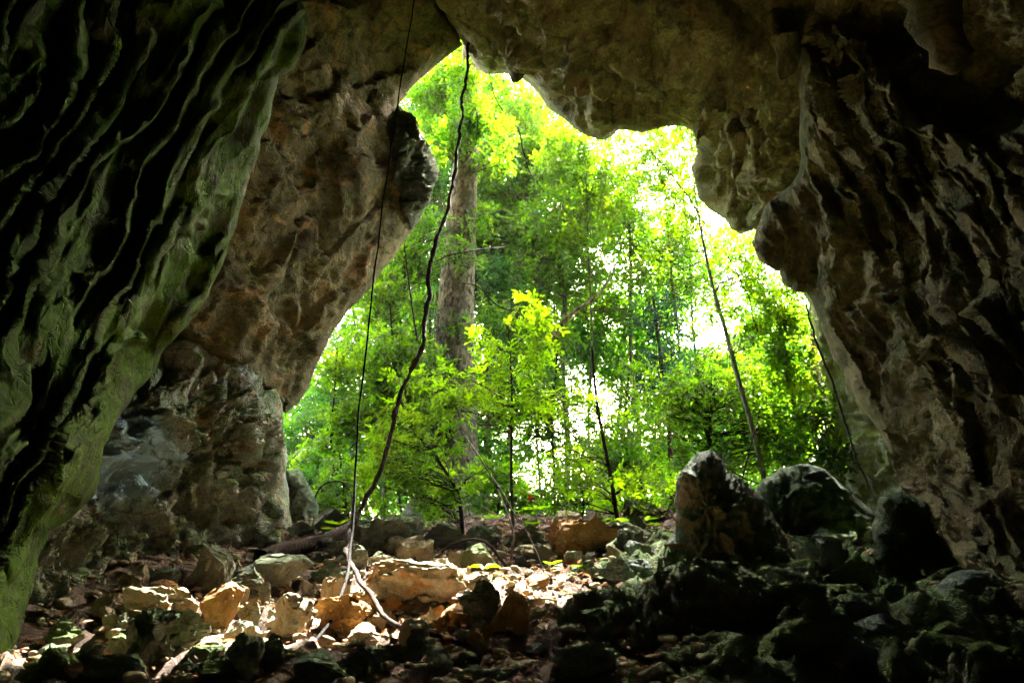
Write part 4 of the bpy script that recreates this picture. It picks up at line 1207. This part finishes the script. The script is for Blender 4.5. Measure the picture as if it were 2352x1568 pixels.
back_tree(1116, 1190, 1122, 640, 36, 30, [(1150, 680, 36, 90, 80, 130), (1130, 560, 36, 90, 60, 120), (1170, 800, 36, 70, 60, 80)], "pale straight trunk just right of the big tree", bm='bark_pale')
back_tree(1166, 1190, 1200, 300, 40, 22, [(1220, 420, 40, 110, 80, 180), (1180, 320, 40, 120, 80, 180)], "thin straight trunk between the pale one and the grey one")
back_tree(885, 1190, 862, 620, 29, 18, [(850, 720, 29, 80, 70, 140), (900, 640, 29, 80, 60, 120), (860, 840, 29, 70, 60, 70)], "mottled trunk just right of the hanging slab edge")
back_tree(838, 1190, 815, 700, 32, 16, [(800, 800, 32, 70, 60, 100), (760, 900, 32, 70, 70, 90)], "dark slender trunk close to the hanging slab edge", lm='leaf_deep')
back_tree(948, 1190, 925, 480, 28, 12, [(940, 600, 28, 70, 60, 120), (970, 520, 28, 60, 60, 90), (920, 780, 28, 60, 70, 90)], "thin dark trunk left of the big tree", bm='bark_dark')
back_tree(992, 1190, 988, 560, 31, 18, [(1000, 420, 31, 60, 70, 120), (960, 860, 31, 70, 60, 100)], "grey trunk half hidden behind the big tree", lm='leaf_deep')
back_tree(1010, 600, 1000, 100, 34, 9, [(1000, 230, 34, 70, 60, 150), (1040, 180, 34, 50, 60, 120), (980, 340, 34, 50, 60, 100)], "leafy top close under the narrow peak of the mouth", leaf=.24)
back_tree(1240, 1190, 1230, 300, 34, 8, [(1200, 260, 34, 90, 60, 150), (1140, 440, 34, 70, 60, 110), (1200, 520, 34, 80, 60, 130), (1230, 380, 34, 80, 60, 130)], "thin stemmed tree with large leaves right of the big trunk", leaf=.26)
back_tree(1470, 1190, 1440, 420, 35, 18, [(1430, 500, 35, 80, 60, 100), (1360, 420, 35, 80, 60, 90), (1380, 700, 35, 80, 70, 110)], "slender tree before the white sky in the upper right")
back_tree(700, 1190, 705, 930, 34, 12, [(700, 1050, 34, 60, 60, 90), (730, 960, 34, 60, 60, 90)], "small dark tree beside the buttress at the far left of the mouth", lm='leaf_deep')
back_tree(1420, 1190, 1425, 820, 40, 20, [(1400, 850, 40, 80, 60, 90), (1340, 780, 40, 70, 60, 90)], "distant trunk in the white gap right of centre", lm='leaf_deep')

back_tree(1360, 1190, 1350, 380, 30, 8, [(1330, 380, 30, 90, 60, 90), (1290, 330, 30, 70, 50, 90), (1380, 470, 30, 70, 50, 60), (1330, 560, 30, 80, 60, 100)], "thin stem with bright sparse leaves under the lowest point of the ceiling", lm='leaf_mid', leaf=.24)
back_tree(1580, 1190, 1530, 420, 31, 9, [(1530, 400, 31, 80, 60, 60), (1460, 340, 31, 70, 40, 40), (1580, 560, 31, 80, 60, 70), (1480, 620, 31, 60, 50, 60), (1600, 660, 31, 60, 50, 34), (1450, 470, 31, 60, 50, 36)], "thin stem with bright leaves against the white sky near the right lip", lm='leaf_mid', leaf=.22)
back_tree(1640, 1190, 1560, 380, 36, 9, [(1500, 380, 36, 80, 50, 50), (1430, 420, 36, 80, 50, 50), (1560, 480, 36, 80, 60, 60), (1640, 600, 36, 70, 60, 50), (1460, 540, 36, 70, 60, 50), (1620, 780, 36, 70, 50, 36)], "far thin tree with sparse bright leaves in the white glare", lm='leaf_mid', leaf=.26)
back_tree(1270, 1190, 1275, 700, 29, 9, [(1270, 760, 29, 70, 60, 80), (1230, 980, 29, 70, 80, 60), (1320, 1020, 29, 70, 60, 60), (1300, 880, 29, 60, 60, 50)], "thin dark stem behind the bright sapling", lm='leaf_mid', leaf=.2, bm='bark_dark')
back_tree(1450, 1190, 1440, 850, 28, 8, [(1440, 1000, 28, 80, 70, 80), (1390, 1080, 28, 70, 50, 60), (1430, 880, 28, 70, 60, 60)], "thin dark stem left of the dense bush", lm='leaf_mid', leaf=.18, bm='bark_dark')
back_tree(1080, 1190, 1090, 600, 30, 8, [(1120, 640, 30, 60, 60, 80), (1150, 900, 30, 60, 80, 80), (1120, 1060, 30, 60, 60, 80), (1150, 760, 30, 70, 60, 80)], "thin stem at the right edge of the big trunk", lm='leaf_deep', leaf=.2, bm='bark_dark')
back_tree(760, 1190, 770, 800, 26, 8, [(760, 860, 26, 60, 60, 70), (800, 960, 26, 70, 70, 110), (730, 1080, 26, 60, 60, 90), (870, 980, 26, 70, 70, 110)], "thin stem tree at the left side of the mouth", lm='leaf_mid', leaf=.2, bm='bark_dark')
back_tree(920, 1190, 900, 700, 25.5, 8, [(900, 800, 25.5, 70, 60, 90), (930, 900, 25.5, 70, 60, 90), (880, 900, 25.5, 60, 60, 80), (960, 700, 25.5, 50, 60, 60)], "leafy stem between the hanging slab and the big trunk", lm='leaf_mid', leaf=.2, bm='bark_dark')
tree("added_shade_tree", "mostly hidden tree added behind the right wall, its crown shading the right side", "tree",  # added tree: its crown keeps direct sun off stalagmite, boulder and right floor
     [(1880, 1200, 32, 40), (1880, 900, 32, 34), (1870, 600, 32, 28), (1850, 400, 32, 20), (1830, 300, 32, 14)], [(1880, 640, 31, 50, 50, 60)], .24, 'leaf_mid', 'bark_grey',
     extra=[(np.array((x, 32 + .8 * math.sin(3 * x + z), z)), (1.9, 1.8, 1.3), 60) for x, z in ((8.6, 20.2), (7.2, 21.0), (10.2, 19.4), (7.6, 23.4), (9.4, 22.6), (6.6, 24.6), (8.6, 25.2), (10.6, 24.0), (6.4, 26.8), (8.4, 27.4), (12.0, 21.5), (9.2, 18.6), (8.0, 18.9), (10.8, 18.0), (9.8, 20.8), (5.2, 20.5), (6.2, 19.8), (5.8, 21.8), (7.0, 20.2)  )])
# ---- far wood: one mass of crowns closing the view, with the bright gaps left open
GAPS = [(1300, 1030, 60, 110), (1460, 970, 40, 80), (1420, 345, 95, 55), (1500, 430, 85, 90), (1610, 755, 90, 70), (1440, 600, 65, 65), (1660, 510, 70, 50), (1235, 985, 50, 60), (1400, 930, 45, 80), (1240, 1105, 55, 60), (1310, 900, 25, 120),
        (835, 850, 26, 80), (690, 1000, 26, 70), (1560, 330, 60, 40), (1180, 270, 25, 30), (1380, 1110, 60, 40), (1690, 640, 60, 60), (1100, 760, 20, 40), (940, 640, 26, 20)]
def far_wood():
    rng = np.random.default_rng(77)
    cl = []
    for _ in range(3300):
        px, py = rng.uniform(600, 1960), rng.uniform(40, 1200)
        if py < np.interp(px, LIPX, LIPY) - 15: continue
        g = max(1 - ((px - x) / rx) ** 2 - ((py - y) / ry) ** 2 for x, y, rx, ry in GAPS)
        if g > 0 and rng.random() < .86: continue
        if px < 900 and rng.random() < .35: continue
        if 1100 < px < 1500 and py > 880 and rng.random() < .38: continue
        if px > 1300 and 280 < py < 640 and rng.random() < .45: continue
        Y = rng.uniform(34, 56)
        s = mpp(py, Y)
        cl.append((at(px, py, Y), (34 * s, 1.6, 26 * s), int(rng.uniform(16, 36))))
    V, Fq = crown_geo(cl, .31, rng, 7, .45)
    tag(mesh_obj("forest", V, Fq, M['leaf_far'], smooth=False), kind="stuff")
far_wood()

# ------------------------------------------------------------------ lianas, roots, log
def line_thing(name, pts, mat, label, cat, seg=8, rough=.15, freq=6, step=.12, wob=0.0, group=None, seed=0):
    """pts: (px,py,Y or None for the floor,width_px)"""
    rows = []
    for px, py, Y, w in pts:
        if Y is None:
            P = floor_at(px, py); P = P + np.array((0, 0, w * mpp(py, P[1]) * .45))
        else:
            P = at(px, py, Y)
        rows.append((*P, w * mpp(py, P[1]) / 2))
    path = spline(rows, step)
    if wob:
        path[:, :3] += wob * np.column_stack([fbm(path[:, :3] * 1.1, 3, seed), fbm(path[:, :3] * 1.1 + 4, 3, seed), fbm(path[:, :3] * 1.1 + 8, 3, seed) * .5])
    V, Fq = tube_geo(path, seg, rough, freq, seed)
    return tag(mesh_obj(name, V, Fq, M[mat], origin=path[0, :3]), label, cat, group)

line_thing("liana", [(1076, 90, 19.6, 6.48), (1075, 160, 19.4, 6.48), (1062, 240, 19, 6.48), (1050, 330, 18.6, 7.2), (1042, 400, 18.4, 7.2), (1022, 500, 18.0, 7.92), (994, 585, 17.6, 9.36), (984, 680, 17.2, 10.1), (968, 790, 16.8, 10.1),
     (932, 880, 16.4, 10.1), (905, 970, 16.0, 10.8), (880, 1060, 15.6, 10.8), (845, 1140, 15.2, 11.5), (815, 1200, 14.8, 11.5), (796, 1235, 14.3, 11.5), (793, 1265, 13.8, 11.5)], 'liana',
     "thick twisting brown liana hanging from the peak of the mouth to the floor", "liana", seg=10, rough=.6, wob=.075, seed=4)
line_thing("liana", [(793, 1262, 13.6, 12.2), (797, 1282, 12.6, 11.5), (818, 1318, 11.6, 11.5), (850, 1368, 10.5, 11.5), (884, 1410, 9.85, 12.2), (930, 1438, 9.45, 12.2), (985, 1452, 9.25, 11.5), (1030, 1462, 9.15, 10.8), (1060, 1478, 9.1, 7.92)], 'root',
     "pale brown liana snaking over the sunlit rocks in the foreground", "liana", seg=10, rough=.4, wob=.05, seed=5)
line_thing("vine", [(955, -60, 14.5, 3.4), (948, 30, 14.5, 3.4), (925, 160, 14.5, 3.4), (905, 300, 14.4, 3.6), (882, 450, 14.2, 3.6), (864, 600, 14.0, 4), (850, 720, 13.8, 4.5), (838, 830, 13.6, 5), (822, 960, 13.2, 5), (815, 1100, 12.8, 6), (808, 1220, 12.2, 6.5),
     (800, 1310, 11.4, 7), (772, 1400, 10.2, 7), (735, 1456, 9.3, 7), (700, 1502, None, 7), (688, 1522, None, 7)], 'vine', "thin rope like vine dropping past the slab to the left foreground", "vine", seg=6, rough=.1, wob=.02)
line_thing("fallen_log", [(598, 1300, None, 40), (650, 1282, None, 38), (710, 1268, None, 36), (765, 1252, None, 36), (792, 1240, None, 38)], 'root', "fallen brown log lying at the foot of the buttress", "log", seg=14, rough=.12, freq=4, seed=8)
line_thing("dead_branch", [(1180, 830, 28, 3), (1270, 770, 28, 14), (1300, 735, 28, 13), (1345, 695, 28, 9), (1392, 655, 28, 5), (1420, 600, 28, 3)], 'bark_pale', "bare forked branch slanting before the foliage right of centre", "branch", seg=7, wob=.1)
line_thing("root", [(1180, 1330, None, 10), (1150, 1350, 12.0, 9), (1140, 1385, 11.2, 9), (1125, 1420, None, 9), (1105, 1450, None, 7)], 'root', "gnarled pale root curving down left under the sapling", "root", wob=.03)
line_thing("root", [(1176, 1322, 12.4, 9), (1205, 1340, 12.1, 9), (1222, 1380, 11.2, 8), (1222, 1415, None, 8), (1190, 1450, None, 8), (1110, 1458, None, 6)], 'root', "gnarled pale root looping down right beside the orange rock", "root", wob=.03)
line_thing("root", [(1170, 1310, None, 8), (1120, 1250, 13.6, 6), (1060, 1240, 14.0, 6), (1010, 1270, None, 5)], 'root', "arching root bridging low over the stones left of the sapling", "root", wob=.05)
line_thing("creeper", [(720, 1150, 20.5, 4), (740, 1115, 20, 4), (780, 1105, 19.5, 4), (806, 1130, 19, 4), (808, 1190, 18, 4)], 'bark_dark', "bent dark creeper arching beside the rope vine at the left", "vine", seg=6)
for pts, lab in (
    ([(1120, 150, 21, 2), (1145, 240, 21, 2.5), (1190, 300, 21, 3), (1210, 380, 21, 3), (1250, 440, 21, 2.5)], "thin dark twig vine curving right from the upper mouth"),
    ([(1090, 250, 21, 2), (1095, 320, 21, 2), (1060, 380, 21, 2)], "short pale looping tendril near the top of the big trunk"),
    ([(1000, 600, 20, 4), (1040, 585, 20, 3.5), (1090, 575, 20, 3), (1165, 565, 20, 2)], "thin side branch crossing in front of the big trunk"),
    ([(960, 780, 21, 5), (945, 700, 21, 4), (935, 620, 21, 3), (925, 540, 21, 2)], "thin straight branch rising left of the liana"),
    ([(1190, 720, 22, 3), (1140, 700, 22, 3), (1100, 660, 22, 2.5), (1060, 650, 22, 2)], "fine twig right of the big trunk at mid height"),
    ([(1480, 330, 21, 2), (1540, 400, 21, 3), (1590, 470, 21, 3), (1640, 540, 21, 2.5)], "fine drooping twig in the upper right gap"),
    ([(1850, 690, 20.5, 4), (1880, 800, 20.3, 5), (1920, 900, 20, 5), (1950, 1000, 19.6, 5), (1990, 1110, 19, 5), (2010, 1150, 18.6, 4)], "dark vine trailing down the pale cliff at the right"),
    ([(1700, 1110, 20, 4), (1730, 1010, 20, 3), (1745, 940, 20, 2)], "thin dark stem rising behind the stalagmite"),
    ([(1650, 560, 22, 2), (1700, 640, 22, 3), (1740, 760, 22, 3)], "thin hanging vine in front of the right foliage"),
    ([(1185, 1190, 14, 3), (1150, 1120, 14, 3), (1100, 1050, 14, 3), (1060, 990, 14, 2)], "bare twig slanting up left across the big trunk base"),
    ([(1176, 1290, 12.5, 4), (1182, 1230, 12.6, 3), (1170, 1180, 12.7, 2.5), (1140, 1120, 12.8, 2)], "bare pale shoot beside the sapling stem"),
    ([(1250, 1330, 12.4, 3), (1230, 1260, 12.6, 2.5), (1190, 1180, 12.8, 2)], "thin straight shoot right of the sapling stem")):
    line_thing("twig", pts, 'bark_dark' if "pale" not in lab else 'root', lab, "twig", seg=5, wob=.06, seed=len(lab))

# ------------------------------------------------------------------ little plants and litter
def plant(px, py, size_px, n, label, mat='leaf_lime', lean=.35, asp=.36, Y=None, stem=0.5, group=None):
    P = floor_at(px, py + size_px * stem) if Y is None else at(px, py + size_px * stem, Y)
    s = mpp(py, P[1]); L = size_px * s * .55
    root = empty("seedling", P); tag(root, label, "plant", group)
    top = np.array(P) + (0, 0, size_px * s * stem)
    V, Fq = tube_geo(spline([(*P, .006), (*((P + top) / 2 + (.01, 0, 0)), .006), (*top, .004)], .05), 5)
    mesh_obj("stem", V, Fq, M['root'], root)
    for i in range(n):
        a = 6.283 * i / n + random.uniform(-.3, .3)
        D = np.array([[math.cos(a), math.sin(a), lean + random.uniform(-.15, .25)]])
        l = np.array([L * random.uniform(.8, 1.15)])
        V, Fq = leaf_geo(top[None], D, np.array([[0, 0, 1.0]]), l, l * asp, droop=.25)
        mesh_obj("leaf", V, Fq, M[mat], root, smooth=False)
plant(1266, 1296, 46, 7, "small bright green rosette plant left of the red dead leaf")
plant(1336, 1302, 52, 7, "small green rosette plant right of the red dead leaf", 'leaf_mid')
plant(1300, 1246, 30, 6, "tiny rosette on the sloping brown boulder")
plant(1343, 1232, 24, 6, "tiny bright rosette near the crest right of centre")
plant(1366, 1236, 22, 5, "tiny rosette right of the bright one on the crest")
plant(1385, 1284, 22, 5, "tiny green seedling by the blue grey rocks")
plant(1432, 1238, 26, 5, "tiny yellow seedling below the slender sapling")
plant(1412, 1196, 66, 9, "broad leaved rosette at the foot of the slender sapling", 'leaf_mid', lean=.1)
plant(1112, 1304, 72, 4, "glowing yellow leafed seedling before the mossy rock", 'leaf_lime', lean=.25, asp=.75)
plant(1022, 1396, 42, 2, "two leaved seedling in front of the sunlit block", 'leaf_lime', lean=.1, asp=.45)
plant(1030, 1306, 26, 4, "tiny seedling behind the right end of the sunlit block", 'leaf_mid')
plant(946, 1196, 34, 6, "bright seedling on the crest above the broad dark rock")
plant(930, 1232, 24, 5, "tiny green seedling on the dark crest rock", 'leaf_mid')
plant(1130, 1190, 50, 7, "bushy green seedling on the crest left of the sapling stem", 'leaf_mid')
plant(1230, 1170, 60, 8, "bright green seedling on the crest right of the sapling stem")
plant(1545, 1222, 20, 4, "tiny green shoot on the left side of the stalagmite", 'leaf_mid')

for _ in range(22):
    plant(random.choice((random.uniform(720, 1130), random.uniform(1180, 1520))), random.uniform(1186, 1232), random.uniform(26, 58), random.randint(5, 8), "small leafy seedling growing among the stones on the crest of the slope",
          random.choice(('leaf_mid', 'leaf_lime', 'leaf_mid')), lean=random.uniform(.1, .6), group="small seedlings along the crest")

def litter(n):
    rng = np.random.default_rng(31)
    x = rng.uniform(-5.5, 6.5, n); y = 6.8 + 15.5 * rng.random(n)
    z = floor_z(x, y) + rng.uniform(.0, .05, n)
    a = rng.uniform(0, 6.283, n)
    D = np.column_stack([np.cos(a), np.sin(a), rng.normal(size=n) * .35])
    U = np.column_stack([rng.normal(size=n) * .4, rng.normal(size=n) * .4, np.ones(n)])
    L = rng.uniform(.05, .17, n)
    k = (x + .9 * perlin(np.column_stack([x, y, 0 * x]) * .7, 73) < 1.5) | (y > 16.5) | (rng.random(n) < .06)
    x, y, z, D, U, L = x[k], y[k], z[k], D[k], U[k], L[k]; n = len(x)
    V, Fq = leaf_geo(np.column_stack([x, y, z]), D, U, L, L * rng.uniform(.3, .5, n), fold=.35, droop=-.12)
    tag(mesh_obj("leaf_litter", V, Fq, M['leaf_dead'], smooth=False), kind="stuff")
litter(7000)
for px, py, w, lab in ((1303, 1304, 26, "curled red dead leaf lying between the two rosette plants"), (1214, 1152, 16, "small red leaf hanging by the sapling stem"), (1128, 1230, 14, "little orange red leaf on the crest under the sapling")):
    P = floor_at(px, py + 6) if py > 1200 else at(px, py, 18.55)
    s = mpp(py, P[1]) * w
    n = 3
    V, Fq = leaf_geo(np.repeat(np.array(P)[None] + (0, 0, .05), n, 0), np.array([[1, .2, .5], [.6, .3, 1.], [.9, -.2, .2]])[:n], np.array([[.2, -1, .6]] * n), np.full(n, s), np.full(n, s * .7), fold=.3, droop=.3)
    tag(mesh_obj("dead_leaf", V, Fq, M['leaf_red'], smooth=False, origin=P), lab, "leaf")

def haze_box():
    V = [(-1520, -60, -26), (1520, -60, -26), (1520, 1520, -26), (-1520, 1520, -26), (-1520, -60, 48), (1520, -60, 48), (1520, 1520, 48), (-1520, 1520, 48)]
    m = bpy.data.materials.new("haze"); m.use_nodes = True
    nt = m.node_tree
    for n in list(nt.nodes): nt.nodes.remove(n)
    o_ = nt.nodes.new("ShaderNodeOutputMaterial"); v = nt.nodes.new("ShaderNodeVolumePrincipled")
    v.inputs["Color"].default_value = (.9, .95, 1, 1); v.inputs["Density"].default_value = .00006; v.inputs["Anisotropy"].default_value = .55
    nt.links.new(v.outputs[0], o_.inputs["Volume"])
    tag(mesh_obj("haze", V, [(0, 3, 2, 1), (4, 5, 6, 7), (0, 1, 5, 4), (1, 2, 6, 5), (2, 3, 7, 6), (3, 0, 4, 7)], m, smooth=False), kind="stuff")
haze_box()
